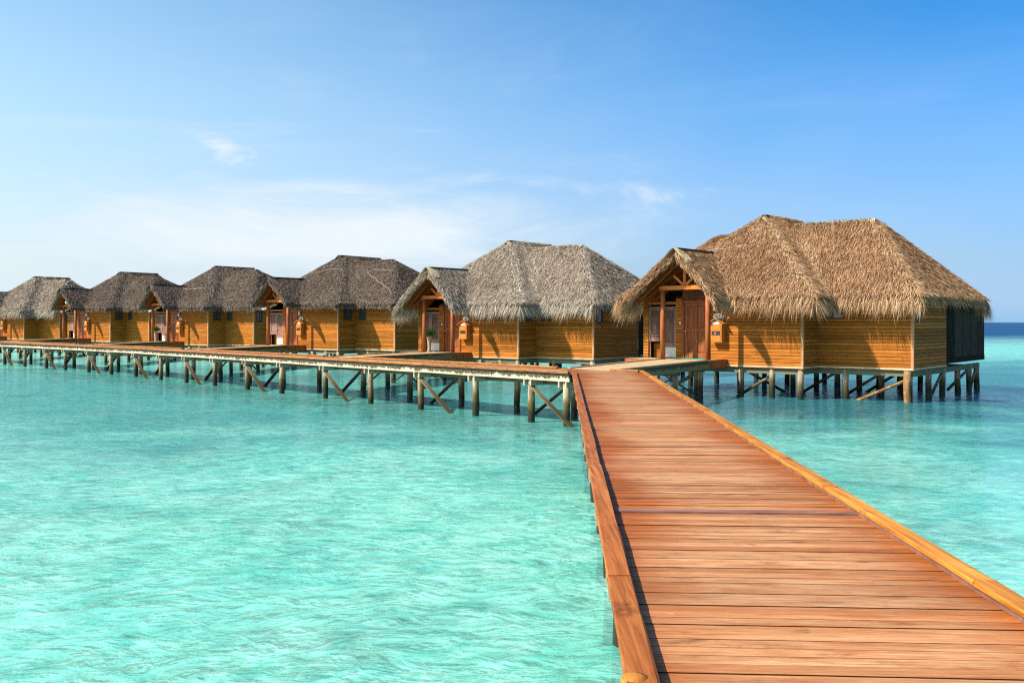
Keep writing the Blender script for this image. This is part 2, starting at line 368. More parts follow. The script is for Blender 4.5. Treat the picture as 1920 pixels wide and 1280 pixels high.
M['shutter'] = m_wood('shutter_wood', (.14, .07, .05), (.25, .135, .10), (.34, .2, .15), (9, 9, 2), .5, .2)
M['boxwood'] = m_wood('letter_box_wood', (.30, .095, .014), (.43, .155, .026), (.53, .22, .05), (9, 9, 3), .4, .15)
M['screen'] = m_wood('screen_wood', (.020, .016, .012), (.045, .037, .029), (.085, .07, .055), (12, 12, 2), .9, .9, spec=0.0)
M['fascia'] = m_stained('fascia_timber', (.50, .44, .31), (.032, .024, .009), DECK - .085, DECK - .135)
M['path_fascia'] = m_stained('path_fascia_timber', (.22, .19, .09), (.03, .024, .010), DECK - .08, DECK - .18, .9)
M['bearer'] = m_stained('bearer_timber', (.52, .46, .34), (.12, .10, .055), DECK - .1, DECK - .5, .6)
M['stringer'] = m_stained('stringer_timber', (.16, .15, .09), (.04, .036, .018), DECK - .1, DECK - .5, .7)
M['brace'] = m_stained('brace_timber', (.075, .055, .024), (.22, .175, .105), DECK - .35, .35, .9)
M['pile'] = m_pile()
M['rust'] = m_wood('rusty_post', (.10, .03, .012), (.20, .10, .04), (.33, .27, .15), (5, 5, 3), .8, .2)
M['white'] = m_plain('white_paint', (.70, .68, .58), .5)
M['panel_white'] = m_plain('frosted_panel', (.58, .56, .50), .45)
M['pot'] = m_plain('pot_glaze', (.34, .30, .21), .6)
M['black'] = m_plain('black_paint', (.015, .015, .015), .5)
M['glass'] = m_glass()
M['steel'] = m_plain('brushed_metal', (.55, .55, .53), .3, .6)
M['green_mat'] = m_plain('green_mat_fibre', (.03, .26, .17), .95, .1, .3, 30)
M['pink'] = m_plain('pink_paper', (.42, .09, .15), .7)
M['leaf'] = m_thatch('plant_leaf', (.02, .07, .012), (.045, .15, .025), (.10, .24, .05))
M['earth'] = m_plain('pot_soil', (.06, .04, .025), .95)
M['inner'] = m_plain('inner_wall_stain', (.05, .022, .009), .8)
M['rope'] = m_plain('rope_fibre', (.34, .28, .22), .9)
M['awning'] = m_plain('woven_straw', (.52, .43, .32), .9, .1, .4, 14)
M['rope_dark'] = m_plain('dark_rope_fibre', (.07, .05, .04), .9)
M['ridge_board'] = m_plain('ridge_board_tar', (.03, .026, .022), .7)
M['ridge_pale'] = m_thatch('ridge_straw_pale', (.42, .33, .20), (.62, .51, .34), (.76, .66, .47))
TH = {'warm': (m_thatch('thatch_tan', (.105, .043, .020), (.345, .182, .092), (.62, .40, .23)), m_thatch_base('thatch_core_tan', (.05, .027, .013), (.20, .125, .07)), m_thatch('thatch_tan_ends_highlight', (.14, .062, .028), (.48, .285, .15), (.74, .53, .33))),
      'pale': (m_thatch('thatch_pale_grey', (.12, .09, .067), (.38, .30, .23), (.64, .54, .43)), m_thatch_base('thatch_core_pale', (.05, .038, .028), (.20, .155, .12)), m_thatch('thatch_pale_ends_highlight', (.16, .125, .095), (.50, .415, .325), (.74, .65, .54))),
      'brown': (m_thatch('thatch_grey_brown', (.058, .041, .032), (.170, .124, .094), (.36, .275, .22)), m_thatch_base('thatch_core_brown', (.035, .026, .02), (.12, .09, .07)), m_thatch('thatch_brown_ends_highlight', (.09, .068, .052), (.24, .185, .145), (.42, .34, .275)))}

# ------------------------------------------------------------------ water and seabed
def big_sheet(name, z, mat, ext=9000.0):
    xs = [-ext, -400, -120, -60, -30, 0, 30, 60, 120, 400, ext]; ys = [-ext, -200, -40, 0, 20, 40, 60, 90, 130, 200, 500, ext]
    m = MB(); m.add([(x, y, z) for y in ys for x in xs], [(j * 11 + i, j * 11 + i + 1, j * 11 + i + 12, j * 11 + i + 11) for j in range(11) for i in range(10)])
    return m.build(name, mat)
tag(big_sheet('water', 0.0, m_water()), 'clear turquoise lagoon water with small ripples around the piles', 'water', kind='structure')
sb = MB(); n_ = 90                       # sand with low mounds, then a far flat floor
gx = np.linspace(-70, 60, n_); gy = np.linspace(-10, 120, n_)
hts = sum(a * np.sin(gx[None, :] * k + p) * np.cos(gy[:, None] * k * 1.2 + p * 2) for a, k, p in ((.07, .21, .4), (.05, .47, 1.7), (.04, .93, 2.9)))
sb.add([(gx[i], gy[j], -.62 + hts[j, i]) for j in range(n_) for i in range(n_)],
       [(j * n_ + i, j * n_ + i + 1, (j + 1) * n_ + i + 1, (j + 1) * n_ + i) for j in range(n_ - 1) for i in range(n_ - 1)])
sand = m_sand()
tag(sb.build('seabed', sand, smooth=True), 'pale sandy lagoon floor with dark coral rubble under the water', 'seabed', kind='structure')
tag(big_sheet('seabed', -.95, sand), 'far sandy lagoon floor out to the reef edge', 'seabed', kind='structure')

# ------------------------------------------------------------------ near boardwalk
WD = Vector((math.sin(-ZANG), math.cos(-ZANG))); WN = Vector((WD.y, -WD.x))       # along / to the right
def wp(s, t): return (s * WN.x + t * WD.x, s * WN.y + t * WD.y)
S0, S1 = .215, 2.085
J0 = (1.48, 23.47); JB = (1.52, 26.1); SR = (2.70, 24.75); WE = wp(S1, 24.35)
PL = .036                                # plank thickness
bw = empty('boardwalk', (0, 0, 0))
tag(bw, 'near boardwalk of worn orange-brown cross planks with low timber kerbs', 'boardwalk', kind='structure')
wpoly = [wp(S0 + .02, -1.2), wp(S1 - .02, -1.2), WE, SR, JB, wp(S0 + .02, 23.5)]
k = 0
for t, s in strips(wpoly, WD, .0935, .0048):
    if abs(t - 6.36) < .05:
        MB().slab(s, DECK - PL, DECK + .012).build('joint_board', M['joint'], bw); continue
    dz = rng.normal(0, .0016)
    o = MB().slab(s, DECK - PL + dz, DECK + dz).build('plank', M['deck'], bw)
    o.data.materials.append(M['edge'])                              # grimy sawn sides, with the gap shade put into their colour
    for q in o.data.polygons: q.material_index = 0 if abs(q.normal.z) > .5 else 1
def kerb_run(parent, p, q, w, piece, seed, side=1, mat='kerb', zb=DECK):
    """a run of kerb timbers laid end to end from p to q (plan), low runner beneath, beam on top"""
    r = random.Random(seed); p, q = Vector(p), Vector(q); d = (q - p); L = d.length; d.normalize(); nrm = Vector((d.y, -d.x)); t = 0.0
    while t < L - .05:
        e = min(L, t + piece * r.uniform(.8, 1.15)); e = L if L - e < .5 else e
        j0, j1, dz = r.uniform(-.006, .006), r.uniform(-.006, .006), r.uniform(0, .006)
        a, b = p + d * (t + .004), p + d * (e - .004); n = max(2, int((e - t) / .4)); c = .007
        m = MB()                                                     # hand-cut timber: edges waver, arris chamfered
        prof = [(0, .030), (w, .030), (w, .058 - c), (w - c, .058), (c, .058), (0, .058 - c)]
        rows = []
        for i in range(n + 1):
            o = a + (b - a) * (i / n) + nrm * (j0 + (j1 - j0) * i / n)
            rows.append([(o.x + nrm.x * (x + r.uniform(-.003, .003)), o.y + nrm.y * (x + r.uniform(-.003, .003)), zb + dz + z + r.uniform(-.002, .002)) for x, z in prof])
        vs = [v for rr in rows for v in rr]; fs = [tuple(range(5, -1, -1)), tuple(range(n * 6, n * 6 + 6))]
        for i in range(n):
            for j in range(6): fs.append((i * 6 + j, i * 6 + (j + 1) % 6, i * 6 + 6 + (j + 1) % 6, i * 6 + 6 + j))
        m.add(vs, fs).build('kerb_beam', M[mat], parent)
        t = e
    a, b = p + nrm * (w / 2), q + nrm * (w / 2)
    MB().beam((a.x, a.y, zb + .0155), (b.x, b.y, zb + .0155), w - .016, .029).build('kerb_runner', M['kerb_low'], parent)
kerb_run(bw, wp(S0, -1.2), wp(S0, 23.45), .118, 3.3, 3, mat='kerb_red')
kerb_run(bw, wp(S1 - .11, -1.2), wp(S1 - .11, 24.3), .11, 3.0, 8)
e0, e1 = Vector(SR), Vector(WE)
kerb_run(bw, (e0.x - .05, e0.y - .03), (e1.x - .1, e1.y - .04), .10, 5, 4)
def pile_mesh(r, z0, z1, n=10, name='pile', mat='pile'):
    k = 7; return MB().tube([(random.uniform(-.012, .012), random.uniform(-.012, .012), z0 + (z1 - z0) * i / k) for i in range(k + 1)],
                     [r * random.uniform(.94, 1.06) for i in range(k + 1)], n, wob=.03).mesh(name, M[mat], True)
PILES = [pile_mesh(.097, -2.2, DECK - .12) for i in range(5)]
for s in (S0 + .14, S1 - .20):         # side stringers under the plank ends
    a, b = wp(s + .02, -1.2), wp(s + .02, 23.4)
    MB().beam((*a, DECK - PL - .085), (*b, DECK - PL - .085), .04, .16).build('stringer', M['stringer'], bw)
tt = [-.4 + 2.02 * i for i in range(12)]
for i, t in enumerate(tt):
    for s in (S0 + .29, S1 - .25): inst('pile', PILES[(i * 3 + int(s)) % 5], bw, (*wp(s, t), 0), random.uniform(0, 6))
    for dt in (-.12, .12):
        a, b = wp(S0 + .05, t + dt), wp(S1 - .05, t + dt)
        MB().beam((*a, DECK - .27), (*b, DECK - .27), .055, .15).build('bearer', M['bearer'], bw)
a = wp(S0 + .035, 3.27)                   # round pile head standing through the deck edge
MB().tube([(*a, .2), (*a, DECK + .035), (*a, DECK + .06), (*a, DECK + .066)], [.05, .05, .046, .02], 14).build('pile_head', M['kerb'], bw, True)

# ------------------------------------------------------------------ long jetty
JP = [Vector(J0), Vector((-19.2, 46.0)), Vector((-33.0, 59.2)), Vector((-47.5, 72.6))]
JW = 1.72
jn = []
for i in range(3): d = (JP[i + 1] - JP[i]).normalized(); jn.append(Vector((d.y, -d.x)) * 1.0)
def off_line(w):
    """the jetty's front line moved back by w, with mitred corners"""
    out = [JP[0] + jn[0] * w]
    for i in (1, 2):
        m = (jn[i - 1] + jn[i]).normalized(); out.append(JP[i] + m * (w / m.dot(jn[i])))
    return out + [JP[3] + jn[2] * w]
jt = empty('jetty', (0, 0, 0))
tag(jt, 'long jetty on piles running past the villas to the far left', 'jetty', kind='structure')
back = off_line(JW); front = off_line(0.0)
pm = MB()
for i in range(3):
    quad = [front[i], front[i + 1], back[i + 1], back[i]]
    if i == 0: quad = [Vector(wp(S0 - .0, 23.5)), front[1], back[1], Vector(JB)]
    d = (JP[i + 1] - JP[i]).normalized()
    for t, s in strips([tuple(q) for q in quad], d, .10, .007): 
        dz = rng.normal(0, .0016); pm.slab(s, DECK - PL + dz, DECK + dz)
tag(pm.build('planking', M['jetty_deck'], jt), 'pinkish brown cross planks of the long jetty', kind='stuff')
def ray_q(u, w):
    """point where the image column u crosses the jetty line at offset w"""
    ln = off_line(w); k = (u - 960) / F_PX
    for i in range(3):
        p, d = ln[i], ln[i + 1] - ln[i]; den = d.x - k * d.y
        t = (k * p.y - p.x) / den
        if t <= 1.0 or i == 2: return p + d * t, d.normalized(), i
EVEN = [997, 789, 610, 464, 350, 255, 167, 87, 9]; ODD = [891.7, 695, 529, 403, 302, 209, 123, 47]
cols = sorted(EVEN + ODD, reverse=True); cols += [-30, -68]
spots = []
for i, u in enumerate(cols):
    p, d, sg = ray_q(u, .10); spots.append((p, d, jn[sg], i % 2 == 0))
spots.insert(0, (Vector((1.40, 23.72)), spots[0][1], jn[0], False))
ends = [Vector(J0)]
for p, d, n, e in spots[1:]: ends.append(p - n * .10)
for i in range(len(ends) - 1):           # fascia boards, one per bay, on the open side and behind
    for w, nm in ((-.022, 'fascia_board'), (JW - .02, 'fascia_board')):
        n = spots[i + 1][2]; a, b = ends[i] + n * w, ends[i + 1] + n * w; g = (b - a).normalized() * .006
        if w > 1 and i < 1: a = a + (b - a) * .6
        MB().beam((*(a + g), DECK - .108 + random.uniform(-.006, .006)), (*(b - g), DECK - .108 + random.uniform(-.006, .006)), .04, .2).build(nm, M['fascia'], jt)
    for w in (.40, 1.3):
        n = spots[i + 1][2]; a, b = ends[i] + n * w, ends[i + 1] + n * w
        MB().beam((*a, DECK - .275), (*b, DECK - .275), .06, .13).build('stringer', M['stringer'], jt)
for i, (p, d, n, ev) in enumerate(spots):
    bp = p + n * (JW - .22)
    inst('pile', PILES[i % 5], jt, (*p, 0), random.uniform(0, 6)); inst('pile', PILES[(i + 2) % 5], jt, (*(bp - d * .12), 0), random.uniform(0, 6))
    for s in (-.125, .125):
        a, b = p + d * s - n * .17, bp + d * s + n * .15
        MB().beam((*a, DECK - .29), (*b, DECK - .29), .05, .15).build('bearer', M['bearer'], jt)
    if ev:
        q = p - n * .09 - d * .03; MB().beam((*q, DECK - .34), (*(q - d * 1.9), -.25), .035, .15, up=(*n, 0)).build('brace', M['brace'], jt)
        q = bp + n * .06; MB().beam((*q, DECK - .36), (*(q + d * 1.9), -.25), .035, .15, up=(*n, 0)).build('brace', M['brace'], jt)
for i in range(3): kerb_run(jt, front[i + 1], front[i] if i else Vector(J0), .11, 3.4, 20 + i)

# ------------------------------------------------------------------ villas: numbers measured off the photograph
VIL = [(6.91, 32.73, 40.6, -.05), (-2.75, 42.92, 39.7, -.12), (-12.94, 53.62, 38.1, -.06),
       (-23.79, 64.12, 37.2, -.06), (-34.36, 73.07, 36.6, .0), (-45.44, 81.13, 33.4, .03)]
STYLE = ['warm', 'pale', 'brown', 'brown', 'brown', 'pale']
SHAG = [True, True, False, False, False, True]
PW, BF, AC1, BG, AG, BB, AL, WB = 1.84, 1.19, 2.96, 2.50, 6.17, 6.15, -3.40, -.24
BK = 8.9                                 # back of the villa
GB, GH, GA = -.73, 3.94, -.92            # porch gable: front plane, ridge height, ridge axis
WT = 2.45                                # wall top

def smax(a, b, k=.3):
    h = np.clip(.5 + .5 * (a - b) / k, 0, 1); return b * (1 - h) + a * h + k * h * (1 - h)
def smin(a, b, k=.42): return -smax(-a, -b, k)
class Roof:
    def __init__(s, shag, hump=False):
        s.e = 2.30 if shag else 2.46; s.hump = hump
        s.sides = ((2.20, 1.98), (1.50, 2.20)) if shag else ((1.47, 2.47), (1.55, 2.44))   # porch: half width and eave height, left and right
        s.F = (-4.05, 3.72, .35, 9.75); s.G = (.45, 6.66, 1.72, 9.75); s.P = (GA - s.sides[0][0], GA + s.sides[1][0], GB, 4.2)
    def porch(s, a):
        """porch roof: straight slopes that curl down towards their eaves"""
        (wl, el_), (wr, er) = s.sides; x = a - GA; t = np.where(x < 0, -x / wl, x / wr); d = np.where(x < 0, GH - el_, GH - er)
        t = np.sqrt(t * t + .004) - .02
        return GH - d * (.88 * t + .12 * t ** 4)
    def inside(s, a, b, tol=1e-6):
        r = np.zeros(np.shape(a), bool)
        for q in (s.F, s.G, s.P): r |= (a >= q[0] - tol) & (a <= q[1] + tol) & (b >= q[2] - tol) & (b <= q[3] + tol)
        return r
    def z(s, a, b):
        H1, H2, e = 5.48, 5.10, s.e
        f0, f1, f2, f3 = s.F; g0, g1, g2, g3 = s.G
        f = smin(smin(e + (a - f0) * (H1 - e) / (.45 - f0), e + (f1 - a) * (H1 - e) / (f1 - .45)),
                 smin(e + (b - f2) * (H1 - e) / (3.62 - f2), e + (f3 - b) * (H1 - e) / (f3 - 6.73)))
        f = smin(f, np.full_like(f, 5.40), .1)
        g = smin(smin(e + (b - g2) * (H2 - e) / (4.14 - g2), e + (g3 - b) * (H2 - e) / (g3 - 4.14)), e + (g1 - a) * (H2 - e) / (g1 - 4.37))
        p = s.porch(a)
        if s.hump:
            hh = smin(smin(e + (b - f2) * (4.95 - e) / (5.0 - f2), e + (f3 - b) * (4.95 - e) / (f3 - 5.0)), e + (a - f0) * (4.95 - e) / (-2.3 - f0)); f = np.where(a < .45, smax(f, hh, .3), f)
        inF = (a >= f0 - 1e-6) & (a <= f1 + 1e-6) & (b >= f2 - 1e-6); inG = (a >= g0 - 1e-6) & (b >= g2 - 1e-6)
        inP = (a >= s.P[0] - 1e-6) & (a <= s.P[1] + 1e-6) & (b <= s.P[3] + 1e-6)
        big = -50.0
        f = np.where(inF, f, big); g = np.where(inG, g, big); p = np.where(inP, p, big)
        return smax(smax(f, g, .45), p, .25)
    def grad(s, a, b, h=.02):
        def d(x0, y0, x1, y1):
            p, q = s.z(x0, y0), s.z(x1, y1); return p, q
        z0 = s.z(a, b); out = []
        for dx, dy in ((h, 0), (0, h)):
            p, q = s.z(a + dx, b + dy), s.z(a - dx, b - dy)
            g = (p - q) / (2 * h); g = np.where(p < -9, (z0 - q) / h, g); g = np.where(q < -9, (p - z0) / h, g); out.append(np.clip(g, -2.5, 2.5))
        return z0, out[0], out[1]
def np_mesh(name, V, quads, tris, mat):
    m = bpy.data.meshes.new(name); nq, nt = len(quads), len(tris)
    m.vertices.add(len(V)); m.vertices.foreach_set('co', V.astype(np.float32).ravel())
    m.loops.add(nq * 4 + nt * 3); m.polygons.add(nq + nt)
    m.loops.foreach_set('vertex_index', np.concatenate([quads.ravel(), tris.ravel()]).astype(np.int32))
    m.polygons.foreach_set('loop_start', np.concatenate([np.arange(nq) * 4, nq * 4 + np.arange(nt) * 3]).astype(np.int32))
    m.materials.append(mat); m.update(calc_edges=True); return m
def unit(v): return v / np.maximum(np.linalg.norm(v, axis=1, keepdims=True), 1e-9)
def blades(P, T, Nn, L, W, lift, droop, r):
    """tapered straws: P root, T direction, Nn surface normal, lift off the surface, droop at the tip"""
    n = len(P); S = unit(np.cross(T, Nn)); ang = r.normal(0, .55, n)[:, None]
    S = S * np.cos(ang) + Nn * np.sin(ang); L = L[:, None]; W = W[:, None]; lift = lift[:, None]; droop = droop[:, None]
    dn = np.array([[0, 0, -1.0]])
    mid = P + T * L * .55 + Nn * lift * .7 + dn * droop * L * .2; tip = P + T * L + Nn * lift + dn * droop * L * .75
    V = np.stack([P - S * W / 2, P + S * W / 2, mid + S * W * .45, mid - S * W * .45, tip], 1).reshape(-1, 3)
    k = np.arange(n)[:, None] * 5
    return V, k + np.array([[0, 1, 2, 3]]), k + np.array([[3, 2, 4]])
def join_blades(parts):
    Vs, Qs, Ts, o = [], [], [], 0
    for V, Q, T in parts: Vs.append(V); Qs.append(Q + o); Ts.append(T + o); o += len(V)
    return np.concatenate(Vs), np.concatenate(Qs), np.concatenate(Ts)
def thatch_mesh(rf, shag, dens, fringe, mat, light, seed, wscale):
    r = np.random.default_rng(seed); parts = []
    n = int(dens * 105 * 1.25); a = r.uniform(-4.1, 6.9, n); b = r.uniform(-.75, 9.8, n); ok = rf.inside(a, b); a, b = a[ok], b[ok]
    z, ga, gb = rf.grad(a, b); s = np.hypot(ga, gb) + 1e-6
    Nn = unit(np.stack([-ga, -gb, np.ones_like(ga)], 1)); T = unit(np.stack([-ga / s, -gb / s, -s], 1))
    j = r.normal(0, .22 if shag else .13, len(a))[:, None]; S = np.cross(T, Nn); T = unit(T + S * j)
    L = r.uniform(.12, .36, len(a)) * (1.0 if shag else .7); W = r.uniform(.008, .020, len(a)) * wscale
    lift = np.abs(r.normal(.022, .025, len(a))) * (1.2 if shag else .7)
    P = np.stack([a, b, z + .005 + r.uniform(0, .02, len(a))], 1)
    hips = [((.45, 3.62), (3.72, .35)), ((4.37, 4.14), (6.85, 1.72)), ((.45, 3.62), (-2.4, .9)), ((.45, 3.0), (.45, 4.2)), ((2.2, 3.4), (3.5, 1.4))]
    dist = np.full(len(a), 9.0)
    for (x0, y0), (x1, y1) in hips:
        ln = math.hypot(x1 - x0, y1 - y0); t = np.clip(((a - x0) * (x1 - x0) + (b - y0) * (y1 - y0)) / ln ** 2, 0, 1)
        dist = np.minimum(dist, np.hypot(a - x0 - t * (x1 - x0), b - y0 - t * (y1 - y0)) * (1.0 + .5 * (1 - t)))
    low_ = np.clip((rf.e + .75 - z) / .75, 0, 1)
    pale = r.uniform(0, 1, len(a)) < np.maximum(.75 * np.exp(-(dist / .38) ** 2), .6 * low_ ** 1.5)  # paler straw on hips and low slopes; hip highlight put into colour
    B_ = lambda q: blades(P[q], T[q], Nn[q], L[q], W[q], lift[q], np.zeros(int(q.sum())), r)
    main = [B_(~pale)]; parts.append(B_(pale))
    p0, p1 = rf.P[0], rf.P[1]; f0, f1, f2, f3 = rf.F; g0, g1, g2, g3 = rf.G
    edges = [((f0, f2), (p0, f2), (0, -1)), ((p1, f2), (f1, f2), (0, -1)), ((f1, f2), (f1, g2), (1, 0)), ((f1, g2), (g1, g2), (0, -1)),
             ((g1, g2), (g1, g3), (1, 0)), ((g1, g3), (f0, f3), (0, 1)), ((f0, f3), (f0, f2), (-1, 0)),
             ((p0, GB), (p0, f2), (-1, 0)), ((p1, GB), (p1, f2), (1, 0))]
    for (x0, y0), (x1, y1), o in edges:
        ln = math.hypot(x1 - x0, y1 - y0); m = int(ln * fringe)
        if m < 4: continue
        t = r.uniform(-.02, 1.02, m); ins = r.uniform(.0, .34 if shag else .12, m)
        x = np.clip(x0 + (x1 - x0) * t, -4.04, 6.655) - o[0] * ins; y = np.clip(y0 + (y1 - y0) * t, GB, 9.74) - o[1] * ins
        zz, ga, gb = rf.grad(x, y); dep = r.uniform(-.26, .02, m)
        th = np.radians(r.uniform(40, 68, m) if shag else r.uniform(52, 80, m)); sd = r.normal(0, .22 if shag else .10, m)
        T = unit(np.stack([o[0] * np.cos(th) - o[1] * sd, o[1] * np.cos(th) + o[0] * sd, -np.sin(th)], 1))
        Nn = unit(np.cross(np.cross(T, np.array([[0, 0, 1.0]])), T))
        clump = .5 + .5 * np.sin(t * ln * 5.1 + seed) * np.sin(t * ln * 2.3 + 1.3)
        L = (r.uniform(.26, .68, m) + .26 * clump * r.uniform(0, 1, m) if shag else r.uniform(.10, .24, m)) * (.5 if o[0] > 0 and x0 > 5 else .7 if o[0] > 0 and x0 < 2 else 1.0)
        z_ = zz + dep
        parts.append(blades(np.stack([x, y, z_], 1), T, Nn, L, r.uniform(.008, .020, m) * wscale, r.normal(0, .03, m), r.uniform(.1, .5, m) if shag else r.uniform(0, .25, m), r))
    m = int(fringe * 11)                  # gable front: cut straw ends over both slopes
    t = r.uniform(0, 1, m); sg = np.where(r.uniform(0, 1, m) < .5, -1, 1); wd = np.where(sg < 0, rf.sides[0][0], rf.sides[1][0]); x = GA + sg * t * wd * .99; y = GB + r.uniform(-.0, .25, m)
    zz = rf.z(x, y) + r.uniform(-.30, .02, m); sl = np.where(sg < 0, (GH - rf.sides[0][1]) / rf.sides[0][0], (GH - rf.sides[1][1]) / rf.sides[1][0])
    T = unit(np.stack([sg * np.ones(m) * (.8 + r.normal(0, .2, m)), -r.uniform(.15, .75, m), -sl + r.normal(0, .15, m)], 1)); Nn = unit(np.stack([sg * sl, -.3 * np.ones(m), np.ones(m)], 1))
    parts.append(blades(np.stack([x, y, zz], 1), T, Nn, r.uniform(.15, .38, m) * (1 if shag else .55), r.uniform(.012, .028, m) * wscale, r.normal(.01, .02, m), np.zeros(m), r))
    return np_mesh('thatch', *join_blades(main), mat), np_mesh('thatch_fringe', *join_blades(parts), light)
def roof_core(rf, mat, thick=.24):
    ka = sorted({*[q for R in (rf.F, rf.G, rf.P) for q in R[:2]], .45, 4.37, GA}); kb = sorted({*[q for R in (rf.F, rf.G, rf.P) for q in R[2:]], 3.62, 6.73, 4.14})
    def fill(k, st):
        o = []
        for p, q in zip(k[:-1], k[1:]): m = max(1, int(round((q - p) / st))); o += [p + (q - p) * i / m for i in range(m)]
        return np.array(o + [k[-1]])
    A, B = fill(ka, .16), fill(kb, .16); na, nb = len(A), len(B); AA, BBm = np.meshgrid(A, B)
    Z = rf.z(AA, BBm); cell = rf.inside((AA[:-1, :-1] + AA[1:, 1:]) / 2, (BBm[:-1, :-1] + BBm[1:, 1:]) / 2)
    m = MB(); idx = {}
    def vid(j, i, lo):
        key = (j, i, lo)
        if key not in idx: idx[key] = len(m.v); m.v.append((float(A[i]), float(B[j]), float(Z[j, i]) - (thick if lo else 0)))
        return idx[key]
    for j in range(nb - 1):
        for i in range(na - 1):
            if not cell[j, i]: continue
            m.f.append((vid(j, i, 0), vid(j, i + 1, 0), vid(j + 1, i + 1, 0), vid(j + 1, i, 0)))
            m.f.append((vid(j, i, 1), vid(j + 1, i, 1), vid(j + 1, i + 1, 1), vid(j, i + 1, 1)))
            for dj, di, c0, c1 in ((-1, 0, (j, i), (j, i + 1)), (1, 0, (j + 1, i + 1), (j + 1, i)), (0, -1, (j + 1, i), (j, i)), (0, 1, (j, i + 1), (j + 1, i + 1))):
                jj, ii = j + dj, i + di
                if jj < 0 or ii < 0 or jj >= nb - 1 or ii >= na - 1 or not cell[jj, ii]:
                    m.f.append((vid(*c0, 1), vid(*c1, 1), vid(*c1, 0), vid(*c0, 0)))
    return m.mesh('roof', mat, True)
def cap_mesh(p, q, half, slope0, slope1, r, n, name, mat):
    """straw laid over a ridge from p to q"""
    p, q = np.array(p), np.array(q); d = unit((q - p)[None])[0]; s = np.array([d[1], -d[0], 0]); t = r.uniform(-.03, 1.03, n)
    sg = np.where(r.uniform(0, 1, n) < .5, -1, 1); sl = np.where(sg > 0, slope1, slope0)
    T = unit(sg[:, None] * s[None] + np.array([[0, 0, -1.0]]) * sl[:, None] + d[None] * r.normal(0, .15, n)[:, None]); Nn = unit(np.stack([np.zeros(n), np.zeros(n), np.ones(n)], 1) + sg[:, None] * s[None] * sl[:, None])
    P = p + (q - p) * t[:, None] + Nn * .03
    V, Q, Tt = blades(P, T, Nn, r.uniform(half * .7, half * 1.3, n), r.uniform(.02, .04, n), r.normal(.02, .01, n), np.zeros(n), r)
    return np_mesh(name, V, Q, Tt, mat)

def board_mesh(length, h=.1105, d=.03):
    """lap board: length along x, face towards -y, rounded upper and lower outer edges"""
    pr = [(0, 0), (-d * .5, 0), (-d, h * .12), (-d, h * .89), (-d * .5, h), (0, h)]
    m = MB(); m.add([(x, y, z) for x in (0, length) for y, z in pr], [tuple(range(6)), tuple(range(11, 5, -1))] + [(i, i + 6, (i + 1) % 6 + 6, (i + 1) % 6) for i in range(6)])
    return m.mesh('board', M['siding'])
BOARDS = {}
def wall(parent, ax, ay, ang, length, z0, z1, separate, openings=()):
    """a timber wall: dark backing sheet with horizontal boards; starts at (ax, ay), runs along ang, faces right of travel"""
    e = empty('wall'); e.parent = parent; e.location = (ax, ay, 0); e.rotation_euler = (0, 0, ang)
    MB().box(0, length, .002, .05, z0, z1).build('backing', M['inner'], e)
    z = z0 + .07; jm = MB()
    MB().box(-.01, length + .01, -.04, .0, z0, z0 + .068).build('base_board', M['sill'], e)
    while z < z1 - .02:
        segs = [(0, length)]
        for x0, x1, o0, o1 in openings:
            if z + .1 > o0 and z < o1: segs = [(p, min(q, x0)) for p, q in segs if p < x0] + [(max(p, x1), q) for p, q in segs if q > x1]
        for p, q in segs:
            if q - p < .03: continue
            if separate:
                key = round(q - p, 3)
                if key not in BOARDS: BOARDS[key] = board_mesh(key)
                inst('board', BOARDS[key], e, (p, 0, z))
            else:
                pr = [(0, 0), (-.015, 0), (-.03, .013), (-.03, .0985), (-.015, .1105), (0, .1105)]
                jm.add([(x, y, z + zz) for x in (p, q) for y, zz in pr], [tuple(range(6)), tuple(range(11, 5, -1))] + [(i, i + 6, (i + 1) % 6 + 6, (i + 1) % 6) for i in range(6)])
        z += .118
    if not separate: tag(jm.build('board', M['siding_far'], e), kind='stuff')
    return e
SH = {}
def shared(key, fn):
    if key not in SH: SH[key] = fn()
    return SH[key]
def put(parent, name, key, fn, loc=None, rz=None): return inst(name, shared(key, fn), parent, loc, rz)
def window(v, key, x, y, ang, w, z0, z1):
    e = empty('window'); e.parent = v; e.location = (x, y, 0); e.rotation_euler = (0, 0, ang)
    def fr():
        m = MB(); m.box(0, w, -.05, .0, z0 - .06, z0).box(0, w, -.05, 0, z1, z1 + .06).box(-.06, 0, -.05, 0, z0 - .06, z1 + .06).box(w, w + .06, -.05, 0, z0 - .06, z1 + .06); return m.mesh('frame', M['dark_wood'])
    put(e, 'frame', 'wf' + key, fr); put(e, 'pane', 'wp' + key, lambda: MB().box(0, w, -.012, -.004, z0, z1).mesh('pane', M['glass']))
def box_lambda(mat, *b): return lambda: MB().box(*b).mesh('part', M[mat])
